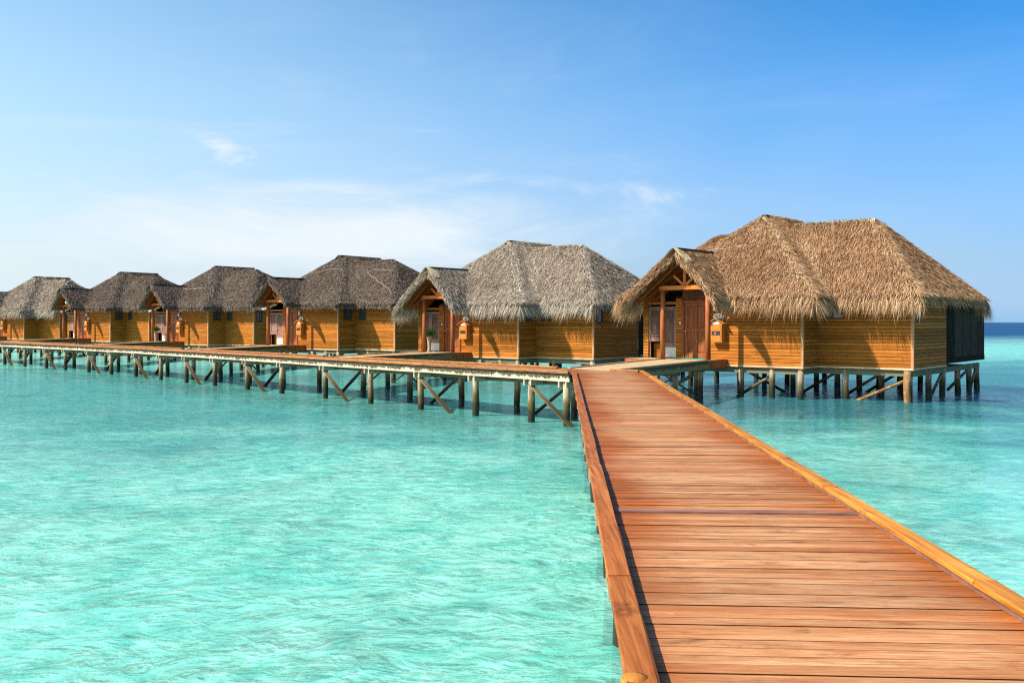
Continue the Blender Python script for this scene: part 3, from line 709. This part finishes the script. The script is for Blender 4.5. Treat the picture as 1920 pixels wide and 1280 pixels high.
def porch(v, k, rf):
    # deck, posts, gable truss, gate of louvred shutters, panelled door
    put(v, 'porch_deck', 'pdeck', lambda: MB().box(AL, .10, -.10, BF - .04, -.04, -.004).mesh('porch_deck', M['path_deck']))
    put(v, 'porch_fascia', 'pfas', lambda: MB().box(.10, .14, -.10, BF - .05, -.27, .02).mesh('porch_fascia', M['post']))
    put(v, 'porch_fascia', 'pfas2', lambda: MB().box(AL, -PW - .1, -.14, -.10, -.27, .0).mesh('porch_fascia', M['post']))
    top = 2.52
    for a in (0.0, -PW): put(v, 'porch_post', 'ppost', lambda: MB().tube([(0, 0, 0), (0, 0, 1.3), (0, 0, top)], [.098, .094, .09], 14).mesh('porch_post', M['post'], True), (a, 0, 0))
    tr = empty('gable_truss'); tr.parent = v
    put(tr, 'tie_beam', 'tie', lambda: MB().box(-PW - .12, .12, -.055, .055, top, top + .15).mesh('tie_beam', M['beam']))
    put(tr, 'king_post', 'king', lambda: MB().box(GA - .05, GA + .05, -.045, .045, top + .17, GH - .34).mesh('king_post', M['beam']))
    sk = str(rf.e)
    for sg in (-1, 1):
        wd, eh = rf.sides[0 if sg < 0 else 1]; sl = (GH - eh) / wd * .88
        put(tr, 'strut', 'strut%d' % sg, lambda: MB().beam((GA + sg * .06, 0, top + .18), (GA + sg * .46, 0, top + .52), .08, .09).mesh('strut', M['beam']))
        for b in (-.30, .06, .66):
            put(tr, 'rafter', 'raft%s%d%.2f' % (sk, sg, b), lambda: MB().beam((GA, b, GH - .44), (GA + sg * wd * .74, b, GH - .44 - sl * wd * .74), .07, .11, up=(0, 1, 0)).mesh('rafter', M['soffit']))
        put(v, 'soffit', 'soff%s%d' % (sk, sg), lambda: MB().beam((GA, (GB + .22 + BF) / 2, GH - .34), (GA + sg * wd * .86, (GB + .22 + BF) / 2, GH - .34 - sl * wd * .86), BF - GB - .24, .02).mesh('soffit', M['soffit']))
    # side plates carrying the gable back to the house
    for a in (0.0, -PW): put(v, 'wall_plate', 'plate', lambda: MB().box(-.05, .05, .06, BF, 2.5, 2.65).mesh('wall_plate', M['dark_wood']), (a, 0, 0))
    # door
    dx0, dx1 = -1.62, -.64
    put(v, 'door_frame', 'dframe', lambda: MB().box(dx0 - .09, dx0, BF - .07, BF + .05, 0, 2.16).box(dx1, dx1 + .09, BF - .07, BF + .05, 0, 2.16).box(dx0, dx1, BF - .07, BF + .05, 2.08, 2.16).mesh('door_frame', M['door']))
    d = empty('door'); d.parent = v
    def leaf():
        m = MB(); y0, y1 = BF - .02, BF + .02; xs = [dx0 + .004, dx0 + .13, (dx0 + dx1) / 2 - .055, (dx0 + dx1) / 2 + .055, dx1 - .13, dx1 - .004]
        for i in (0, 2, 4): m.box(xs[i], xs[i + 1], y0, y1, .01, 2.075)
        for z0, z1 in ((.01, .22), (1.0, 1.14), (1.95, 2.075)): m.box(xs[1], xs[2], y0 + .002, y1, z0, z1).box(xs[3], xs[4], y0 + .002, y1, z0, z1)
        return m.mesh('leaf', M['door'])
    put(d, 'leaf', 'leaf', leaf)
    for i in range(4):
        x0 = dx0 + .13 if i % 2 == 0 else (dx0 + dx1) / 2 + .055; z0, z1 = ((.22, 1.0), (1.14, 1.95))[i // 2]
        def pan():
            w, h = (dx1 - dx0) / 2 - .185, z1 - z0; m = MB(); y0, y1, g = BF + .012, BF - .008, .045
            m.add([(0, y0, 0), (w, y0, 0), (w, y0, h), (0, y0, h), (g, y1, g), (w - g, y1, g), (w - g, y1, h - g), (g, y1, h - g)], [(4, 5, 6, 7), (0, 1, 5, 4), (1, 2, 6, 5), (2, 3, 7, 6), (3, 0, 4, 7)])
            return m.mesh('panel', M['door'])
        put(d, 'panel', 'pan%d' % (i // 2), pan, (x0, 0, z0))
    put(d, 'handle', 'hand', lambda: MB().tube([(dx0 + .07, BF - .02, 1.02), (dx0 + .07, BF - .075, 1.02)], [.022, .03], 10).mesh('handle', M['steel'], True))
    put(v, 'transom_panel', 'trans', lambda: MB().box(dx0 - .09, dx1 + .09, BF - .03, BF + .03, 2.163, 3.3).mesh('transom_panel', M['dark_wood']))
    # piers beside the gate, lintel, and the shaded court behind it
    for x0, x1 in ((AL, AL + .22), (-1.96, -1.712)):
        put(v, 'pier', 'pier%.2f' % x0, lambda: [MB().box(x0, x1, BF - .02, BF + .03, -.02, 2.3)][0].mesh('pier', M['inner']))
        nb = 19
        for i in range(nb):
            key = ('pb', round(x1 - x0, 3))
            inst('board', shared(key, lambda: board_mesh(x1 - x0)), v, (x0, BF - .022, .01 + i * .118))
    put(v, 'lintel', 'lint', lambda: MB().box(AL + .22, -1.96, BF - .06, BF + .06, 2.02, 2.12).mesh('lintel', M['beam']))
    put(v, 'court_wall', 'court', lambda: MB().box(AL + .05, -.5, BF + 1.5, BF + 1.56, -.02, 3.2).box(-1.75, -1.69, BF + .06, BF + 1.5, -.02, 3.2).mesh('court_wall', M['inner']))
    g = empty('gate'); g.parent = v
    x0, x1 = AL + .22, -1.96; mid = (x0 + x1) / 2
    for i, (p, q, zb) in enumerate(((x0 + .005, mid - .005, .62), (mid + .005, x1 - .005, .42))):
        e = empty('shutter'); e.parent = g
        put(e, 'frame', 'shf%d' % i, lambda: MB().box(p, p + .09, BF - .03, BF + .015, zb - .0, 1.94).box(q - .09, q, BF - .03, BF + .015, zb, 1.94).box(p + .09, q - .09, BF - .03, BF + .015, zb, zb + .16).box(p + .09, q - .09, BF - .03, BF + .015, 1.82, 1.94).mesh('frame', M['shutter']))
        def lou():
            m = MB(); z = zb + .18
            while z < 1.80: m.add([(p + .09, BF - .02, z), (q - .09, BF - .02, z), (q - .09, BF + .012, z + .05), (p + .09, BF + .012, z + .05), (p + .09, BF - .012, z - .006), (q - .09, BF - .012, z - .006), (q - .09, BF + .02, z + .044), (p + .09, BF + .02, z + .044)], [(3, 2, 1, 0), (4, 5, 6, 7), (0, 1, 5, 4), (2, 3, 7, 6)]); z += .062
            return m.mesh('louvre_slats', M['shutter'])
        tag(put(e, 'louvre_slats', 'lou%d' % i, lou), kind='stuff')
    put(g, 'gate_post', 'gpost', lambda: MB().box(x0 - .0, x0 + .06, BF + .016, BF + .07, 0, 2.02).box(x1 - .06, x1, BF + .016, BF + .07, 0, 2.02).mesh('gate_post', M['shutter']))
    put(g, 'kick_panel', 'kick', lambda: MB().box(mid + .03, x1 - .02, BF - .02, BF + .0, .03, .41).mesh('kick_panel', M['panel_white']))
    put(g, 'low_shelf', 'lowsh', lambda: MB().box(x0 + .06, mid - .03, BF + .25, BF + .3, 0, .55).mesh('low_shelf', M['siding_far']))
    put(g, 'knob', 'gknob', lambda: MB().tube([(mid + .06, BF - .03, .92), (mid + .06, BF - .09, .92)], .028, 10).mesh('knob', M['steel'], True))
    put(v, 'door_bell', 'bell', lambda: MB().box(-1.80, -1.74, BF - .085, BF - .053, 1.28, 1.37).mesh('door_bell', M['white']))
def villa(k):
    x, y, yaw, dz = VIL[k]; style, shag = STYLE[k], SHAG[k]
    v = empty('villa', (x, y, DECK + dz), math.radians(-yaw)); sep = k < 3
    rf = Roof(shag, k == 0); H = math.pi / 2
    wall(v, -.548, BF, 0, AC1 + .548, WB, WT, sep)                                      # front wall with the letter box
    wall(v, AC1, BF, H, BG - BF, WB, WT + .1, sep, [(.42, .92, 1.52, 2.12)])            # return wall
    wall(v, AC1, BG, 0, AG - AC1, WB, WT + .1, sep, [(.40, .86, 1.52, 2.12)])           # right front wall
    wall(v, AG, BG, H, BB - BG, WB, WT + .1, sep, [(.26, .62, 1.45, 2.05)])             # right side
    wall(v, AG, BB, math.pi, AG - AL, WB, WT, False); wall(v, AL, BB, -H, BB - BF - .05, WB, WT, False)
    window(v, 'a', AC1, BG - (BG - BF) + .42, H, .5, 1.52, 2.12); window(v, 'b', AC1 + .40, BG, 0, .46, 1.52, 2.12); window(v, 'c', AG, BG + .26, H, .36, 1.45, 2.05)
    for a, b in ((AC1, BF), (AG, BG)): put(v, 'corner_trim', 'trim', lambda: MB().box(-.055, .036, -.036, .055, WB - .01, WT).mesh('corner_trim', M['trim']), (a, b, 0))
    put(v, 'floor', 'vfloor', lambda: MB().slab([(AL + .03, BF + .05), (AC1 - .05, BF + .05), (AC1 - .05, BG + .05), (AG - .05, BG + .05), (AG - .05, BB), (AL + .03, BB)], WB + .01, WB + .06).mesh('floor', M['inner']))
    porch(v, k, rf)
    # terrace behind, dark privacy screen along its right edge
    put(v, 'terrace_deck', 'tdeck', lambda: MB().box(AL, AG - .02, BB + .06, 11.4, -.08, -.02).mesh('terrace_deck', M['jetty_deck']))
    s = empty('privacy_screen'); s.parent = v
    for i in range(5):
        b0 = BB + .08 + i * 1.036
        put(s, 'screen_panel', 'scrp', lambda: MB().box(AG - .03, AG, 0, 1.004, .06, 1.86).box(AG, AG + .012, 0, .05, .06, 1.86).mesh('screen_panel', M['screen']), (random.uniform(0, .012), b0, 0))
    put(s, 'rail', 'srail', lambda: MB().box(AG - .05, AG + .03, BB + .06, 11.28, 1.862, 1.90).mesh('rail', M['screen']))
    put(s, 'bottom_beam', 'sbeam', lambda: MB().box(AG - .06, AG + .04, BB + .06, 11.3, -.14, .058).mesh('bottom_beam', M['screen']))
    for b in (8.75, 9.3): put(v, 'terrace_post', 'tpost', lambda: MB().tube([(0, 0, -.05), (0, 0, 2.5)], .07, 10).mesh('terrace_post', M['post'], True), (AG - .35 if b < 9 else AL + .4, b, 0))
    # floor beams, piles and braces
    zb = WB - .11
    for p, q in (((AL, BF + .12), (AC1 - .04, BF + .12)), ((AC1 - .1, BG + .12), (AG - .06, BG + .12)), ((AG - .02, BG + .06), (AG - .02, 10.6)), ((AL, BF), (AL, 10.6)),
                 ((AL, 4.4), (AG - .1, 4.4)), ((AL, 6.6), (AG - .1, 6.6)), ((AL, 8.8), (AG - .1, 8.8)), ((AC1 - .1, BF + .2), (AC1 - .1, 8.8))):
        put(v, 'floor_beam', ('fb', p, q), lambda: MB().beam((*p, zb), (*q, zb), .09, .2).mesh('floor_beam', M['stringer']))
    pl = [(-3.2, BF + .15), (-1.2, BF + .15), (.6, BF + .15), (1.80, BF + .12), (AC1 - .12, BF + .12), (3.9, BG + .12), (AG - .15, BG + .12),
          (AG - .06, 4.4), (AG - .06, 6.0), (AG - .06, 7.9), (AG - .06, 9.4), (AG - .06, 10.5)]
    pl += [(a, b) for b in (4.4, 6.6, 8.8) for a in (-3.2, -1.0, 1.2, 2.9, 4.5)] + [(a, 10.4) for a in (-3.2, 0, 3.2)]
    for i, (a, b) in enumerate(pl):
        put(v, 'pile', 'vp%d' % (i % 4), lambda: pile_mesh(.105, -3.6, WB - .02, 12), (a, b, 0), (i * 1.7) % 6)
    if k == 0: inst('pile', shared('rust', lambda: pile_mesh(.115, -3.6, WB - .02, 12, 'pile', 'rust')), v, (AG - .14, BG - .1, 0)); 
    bs = [((AG - .25, BG + .05, WB - .35), (3.95, BG + .05, -1.5)), ((AG - .05, 5.9, -.45), (AG - .05, 4.1, -1.5)), ((AG - .05, 9.3, -.45), (AG - .05, 6.6, -1.1)), ((AG - .05, 10.4, -.4), (AG - .05, 9.2, -1.6)),
          ((1.8, BF + .3, -.45), (.1, BF + .3, -1.5)), ((2.9, 4.5, -.45), (1.2, 4.5, -1.5)), ((4.5, 4.5, -.45), (2.9, 4.5, -1.5)), ((-1.0, 4.5, -.45), (1.2, 4.5, -1.5)), ((4.5, 6.7, -.45), (2.9, 6.7, -1.5)), ((-1.2, BF + .3, -.45), (-3, BF + .3, -1.5))]
    for i, (p, q) in enumerate(bs):
        put(v, 'brace', ('vb', i), lambda: MB().tube([p, q], .055, 8).mesh('brace', M['rust' if i == 0 else 'pile'], True))
    if not shag:
        put(v, 'rolled_awning', 'awn', lambda: MB().tube([(-2.85 + 1.35 * i / 6, .35, 2.14 + .28 * i / 6 - .03 * math.sin(i)) for i in range(7)], [.07, .09, .08, .095, .085, .09, .06], 9, wob=.12).mesh('rolled_awning', M['awning']))
    # roof
    mt, mc, ml = TH[style]
    rk = 'core%s%s' % (shag, style)
    roof = inst('roof', shared(rk, lambda: roof_core(rf, mc)), v)
    dens, fr, ws = [(1800, 760, .85), (1250, 560, .92), (760, 380, 1.15), (520, 280, 1.4), (400, 230, 1.6), (320, 190, 1.8)][k]
    for m_ in thatch_mesh(rf, shag, dens, fr, mt, ml, 40 + k, ws): tag(inst(m_.name.split('.')[0], m_, roof), kind='stuff')
    r = np.random.default_rng(5 + k)
    def cap(nm, p, q, half, s0, s1, n, mat): tag(inst(nm, cap_mesh(p, q, half, s0, s1, r, n, nm, mat), roof), kind='stuff')
    pale = M['ridge_pale'] if shag else mt
    cap('ridge_cap', (.45, 3.5, 5.37), (.45, 6.8, 5.37), .5, .85, .95, 500, mt); cap('ridge_cap', (GA, GB - .02, GH - .01), (GA, 2.6, GH - .01), .4, .9, .9, 400, mt)
    zr = lambda a, b: float(rf.z(np.array([a]), np.array([b]))[0]) + .035
    cap('ridge_cap', (1.5, 4.14, zr(1.8, 4.14)), (4.3, 4.14, zr(4.2, 4.14)), .34, .5, 1.1, 500, pale)
    cap('ridge_end', (.45, 3.3, 5.27), (.45, 3.75, 5.39), .5, .85, .95, 260, pale); cap('ridge_end', (GA, GB - .05, GH), (GA, GB + .3, GH + .01), .62, .95, .95, 420, pale)
    put(roof, 'ridge_board', 'rb1', lambda: MB().box(.45 - .10, .45 + .10, 3.5, 6.85, 5.36, 5.415).mesh('ridge_board', M['ridge_board']))
    put(roof, 'ridge_board', 'rb2', lambda: MB().box(GA - .09, GA + .09, GB + .15, 2.7, GH + .0, GH + .05).mesh('ridge_board', M['ridge_board']))
    def rope(pts, rad, mat):
        a = np.array([p[0] for p in pts]); b = np.array([p[1] for p in pts]); z = rf.z(a, b) + .05
        MB().tube(list(zip(a, b, z)), rad, 5).build('rope', M[mat], roof)
    lerp = lambda p, q, n: [(p[0] + (q[0] - p[0]) * i / n, p[1] + (q[1] - p[1]) * i / n + .03 * math.sin(i * 1.7)) for i in range(n + 1)]
    if k == 0: rope(lerp((-2.0, 2.0), (1.0, 2.3), 12), .014, 'rope'); rope(lerp((.9, 1.0), (3.0, 1.05), 12), .016, 'rope_dark'); rope(lerp((3.9, 2.45), (6.0, 2.5), 10), .014, 'rope_dark')
    elif k == 1: rope(lerp((.9, 1.05), (3.0, 1.15), 12), .018, 'rope_dark'); rope(lerp((4.0, 2.4), (6.1, 2.5), 10), .016, 'rope_dark')
    elif k == 2: rope(lerp((3.1, 3.3), (6.2, 2.25), 14), .013, 'rope'); rope(lerp((-1.6, 2.2), (1.6, 2.6), 12), .011, 'rope'); rope(lerp((3.3, 3.5), (5.0, 3.4), 10), .011, 'rope')
    elif k == 3: rope(lerp((-.6, 1.6), (2.0, 1.7), 12), .018, 'rope')
    return v
LAB = ['thatched timber villa with warm tan shaggy roof, nearest the camera at the right',
       'thatched villa with pale grey shaggy roof, second from the right',
       'grey-brown trimmed thatch villa with a rope slanting over its roof, third from the right',
       'grey-brown trimmed thatch villa fourth from the right, plant pot on its porch',
       'grey-brown trimmed thatch villa fifth from the right, white globe lamp in its gable',
       'shaggy pale thatch villa cut by the left edge of the photo']
WHICH = ['nearest villa', 'second villa from the right', 'third villa from the right', 'fourth villa from the right', 'fifth villa from the right', 'leftmost villa']
villas = []
for k in range(6): villas.append(tag(villa(k), LAB[k], 'villa', 'thatched villas on piles along the jetty'))

# ------------------------------------------------------------------ footbridges from the jetty to each porch
bk = off_line(JW + .03)
def on_back(u):
    p, d, i = ray_q(u, JW + .03); return p
starts = [(Vector(SR) + Vector((.02, .04)), Vector(JB) + Vector((.03, .05)))] + [(on_back(a), on_back(b)) for a, b in ((669, 617), (383.7, 350), (180, 150), (22, -5), (-118, -145))]
def footbridge(k):
    x, y, yaw, dz = VIL[k]; c, s = math.cos(math.radians(yaw)), math.sin(math.radians(yaw))
    def loc(a, b): return Vector((x + a * c + b * s, y - a * s + b * c))
    r0, l0 = starts[k]; r1, l1 = loc(.10, -.105), loc(-PW - .1, -.105); zd = dz
    e = empty('footbridge', (0, 0, 0)); d = ((r1 + l1) / 2 - (r0 + l0) / 2); ln = d.length; d.normalize(); nr = Vector((d.y, -d.x))
    tag(e, 'pale plank footbridge leading from the jetty to the %s' % WHICH[k], 'footbridge', 'footbridges to the villas')
    def zat(p): t = max(0, min(1, (p - (r0 + l0) / 2).dot(d) / ln)); return DECK + zd * t
    m = MB()
    for t, q in strips([tuple(r0), tuple(r1), tuple(l1), tuple(l0)], d, .10, .007):
        z = zat(Vector(q[0])) + rng.normal(0, .0016); m.slab(q, z - PL, z)
    tag(m.build('planking', M['path_deck'], e), kind='stuff')
    for p, q, sg in ((r0, r1, 1), (l0, l1, -1)):
        o = nr * sg * .02
        a, b = p + o, q + o - d * .04
        MB().beam((*a, DECK - .14), (*b, DECK + zd - .14), .035, .26).build('fascia_board', M['path_fascia'], e)
        ki = nr * (-.06 if sg > 0 else .06); a, b = p + ki, q + ki - d * .06
        MB().beam((*a, DECK + .018), (*b, DECK + zd + .018), .08, .034).build('kerb_beam', M['kerb' if k else 'path_deck'], e)
        for t in (.30, .62, .93):
            pp = p + (q - p) * t - nr * sg * .12
            inst('pile', PILES[(k + int(t * 9)) % 5], e, (*pp, 0), t * 5)
    for t in (.30, .62, .93):
        a, b = r0 + (r1 - r0) * t, l0 + (l1 - l0) * t
        for w in (-.12, .12): MB().beam((*(a + d * w), DECK - .35), (*(b + d * w), DECK - .35), .06, .15).build('bearer', M['stringer'], e)
        MB().beam((*(a - nr * .15), DECK - .45), (*(b + nr * .1), .02), .035, .13, up=(*d, 0)).build('brace', M['brace'], e)
        if t > .5: MB().beam((*(b + nr * .15), DECK - .45), (*(a - nr * .1), .02), .035, .13, up=(*d, 0)).build('brace', M['brace'], e)
for k in range(6): footbridge(k)
# back kerb of the jetty, broken where a footbridge leaves it
jb = off_line(JW - .115)
def along(p): 
    best = None; acc = 0
    for i in range(3):
        d = jb[i + 1] - jb[i]; t = max(0, min(1, (p - jb[i]).dot(d) / d.dot(d))); q = jb[i] + d * t; e = (p - q).length
        if best is None or e < best[0]: best = (e, acc + t * d.length)
        acc += d.length
    return best[1]
cuts = sorted([tuple(sorted((along(a), along(b)))) for a, b in starts]); tot = sum((jb[i + 1] - jb[i]).length for i in range(3))
seglen = [(jb[i + 1] - jb[i]).length for i in range(3)]
def at(t):
    for i in range(3):
        if t <= seglen[i] or i == 2: return jb[i] + (jb[i + 1] - jb[i]).normalized() * t
        t -= seglen[i]
pos_ = cuts[0][1] + .05; knots = [seglen[0], seglen[0] + seglen[1]]
for c0, c1 in cuts[1:] + [(tot, tot)]:
    pts = [pos_] + [q for q in knots if pos_ < q < c0] + [c0]
    for p, q in zip(pts[:-1], pts[1:]):
        if q - p > .3: kerb_run(jt, at(q - .01), at(p + .01), .11, 3.3, int(q * 7))
    pos_ = c1

# ------------------------------------------------------------------ small things on the villas
def vloc(k, a, b, z): 
    x, y, yaw, dz = VIL[k]; c, s = math.cos(math.radians(yaw)), math.sin(math.radians(yaw)); return (x + a * c + b * s, y - a * s + b * c, DECK + dz + z)
def rzv(k): return math.radians(-VIL[k][2])
def letter_box(k):
    e = empty('letter_box', vloc(k, -.16, BF - .034, .62), rzv(k))
    tag(e, 'house-shaped orange wooden letter box on the front wall of the %s' % WHICH[k], 'letter box', 'letter boxes')
    w, d, h = .46, .27, .70
    def body():
        m = MB(); x = w / 2
        m.add([(-x, 0, 0), (x, 0, 0), (x, -d, 0), (-x, -d, 0), (-x, 0, h), (x, 0, h), (x, -d, h), (-x, -d, h), (0, 0, h + .15), (0, -d, h + .15)],
              [(0, 3, 2, 1), (0, 1, 5, 8, 4), (3, 7, 9, 6, 2), (0, 4, 7, 3), (1, 2, 6, 5), (4, 8, 9, 7), (5, 6, 9, 8)]); return m.mesh('body', M['boxwood'])
    put(e, 'body', 'lb0', body)
    for sg in (-1, 1): put(e, 'roof_board', 'lbr%d' % sg, lambda: MB().beam((0, -d / 2 - .03, h + .165), (sg * (w / 2 + .09), -d / 2 - .03, h - .03), d + .14, .022).mesh('roof_board', M['beam']))
    put(e, 'door_panel', 'lbd', lambda: MB().box(-.17, .17, -d - .018, -d - .001, .04, .25).box(-.17, .17, -d - .018, -d - .001, .41, .60).box(-.2, -.172, -d - .014, -d - .001, .02, .62).box(.172, .2, -d - .014, -d - .001, .02, .62).mesh('door_panel', M['boxwood']))
    put(e, 'slot', 'lbs', lambda: MB().box(-.165, .165, -d - .008, -d - .001, .262, .395).mesh('slot', M['black']))
    if k == 0: put(e, 'paper', 'lbp', lambda: MB().box(-.06, .0, -d - .016, -d - .009, .285, .37).mesh('paper', M['pink']))
    put(e, 'name_plate', 'lbn', lambda: MB().box(-.14, .14, -d - .014, -d - .001, .655, .745).mesh('name_plate', M['white']))
    put(e, 'wall_bracket', 'lbw', lambda: MB().box(-.1, .1, .0, .036, .1, .6).mesh('wall_bracket', M['dark_wood']))
def sign(k):
    e = empty('number_sign', vloc(k, -.22, BF - .034, 1.56), rzv(k))
    tag(e, 'white oval number plate above the letter box of the %s' % WHICH[k], 'number sign', 'villa number signs')
    def plate():
        n = 20; m = MB(); m.add([(.19 * math.cos(2 * math.pi * i / n), y, .115 * math.sin(2 * math.pi * i / n)) for y in (0, -.025) for i in range(n)],
            [tuple(range(n)), tuple(range(2 * n - 1, n - 1, -1))] + [(i, i + n, (i + 1) % n + n, (i + 1) % n) for i in range(n)]); return m.mesh('plate', M['white'])
    put(e, 'plate', 'nsp', plate)
    if k == 0:
        c = bpy.data.curves.new('numerals', 'FONT'); c.body = '415'; c.size = .15; c.align_x = 'CENTER'; c.align_y = 'CENTER'; c.extrude = .002; c.materials.append(M['black'])
        tmp = bpy.data.objects.new('numerals', c); nm = bpy.data.meshes.new_from_object(tmp); bpy.data.objects.remove(tmp)
        o = link(bpy.data.objects.new('numerals', nm), e); o.location = (0, -.029, 0); o.rotation_euler = (math.pi / 2, 0, 0)
    else: put(e, 'numerals', 'nsn', lambda: MB().box(-.07, -.03, -.03, -.0255, -.04, .04).box(-.015, .02, -.03, -.0255, -.04, .04).box(.035, .075, -.03, -.0255, -.04, .04).mesh('numerals', M['black']))
def wall_lamp(k):
    e = empty('wall_lamp', vloc(k, -.30, BF - .034, 1.76), rzv(k))
    tag(e, 'white cylinder wall lamp above the number plate of the %s' % WHICH[k], 'wall lamp', 'villa wall lamps')
    put(e, 'shade', 'wls', lambda: MB().tube([(0, -.1, 0), (0, -.1, .02), (0, -.1, .24), (0, -.1, .26)], [.04, .065, .065, .04], 14).mesh('shade', M['white'], True))
    put(e, 'bracket', 'wlb', lambda: MB().box(-.02, .02, -.06, .004, .1, .16).mesh('bracket', M['steel']))
for k in range(6): letter_box(k); sign(k); wall_lamp(k)
def pot_plant(k, a, b, label):
    e = empty('potted_plant', vloc(k, a, b, 0), rzv(k)); tag(e, label, 'potted plant', 'potted plants on the porches')
    put(e, 'pot', 'pot', lambda: MB().tube([(0, 0, 0), (0, 0, .04), (0, 0, .2), (0, 0, .72), (0, 0, .78), (0, 0, .74)], [.09, .10, .075, .12, .145, .12], 16).mesh('pot', M['pot'], True))
    put(e, 'soil', 'soil', lambda: MB().tube([(0, 0, .70), (0, 0, .745)], .115, 14).mesh('soil', M['earth']))
    def fol():
        r = np.random.default_rng(3); n = 420; th = r.uniform(0, 6.28, n); el_ = r.uniform(.15, 1.35, n)
        T = np.stack([np.cos(th) * np.cos(el_), np.sin(th) * np.cos(el_), np.sin(el_)], 1); P = np.array([[0, 0, .74]]) + T * r.uniform(.02, .26, n)[:, None]
        T2 = unit(T + r.normal(0, .4, (n, 3))); N_ = unit(np.cross(T2, r.normal(0, 1, (n, 3))))
        return np_mesh('foliage', *blades(P, T2, N_, r.uniform(.10, .24, n), r.uniform(.02, .045, n), np.zeros(n), r.uniform(0, .7, n), r), M['leaf'])
    tag(put(e, 'foliage', 'fol', fol), kind='stuff')
pot_plant(1, -1.95, .45, 'bushy green plant in a pale flared pot on the second porch from the right')
pot_plant(3, -2.35, .55, 'green plant in a pale flared pot on the fourth porch from the right')
mt_ = MB().box(-1.75, -.5, BF - .62, BF - .10, .0, .022, .006).mesh('doormat', M['green_mat'])
tag(inst('doormat', mt_, None, (VIL[0][0], VIL[0][1], DECK + VIL[0][3] - .002), rzv(0)), 'green doormat at the panelled door of the nearest villa', 'doormat')
g = empty('globe_lamp', vloc(4, GA, -.02, 2.84), rzv(4)); tag(g, 'white globe lamp hanging in the gable of the fifth villa from the right', 'globe lamp')
MB().tube([(0, -.16, .03 + .16 * math.sin(t)) for t in np.linspace(-1.5, 1.5, 9)], [.16 * math.cos(t) + .004 for t in np.linspace(-1.5, 1.5, 9)], 14).build('globe', M['white'], g, True)
MB().box(-.03, .03, -.1, -.03, .0, .06).build('bracket', M['steel'], g)
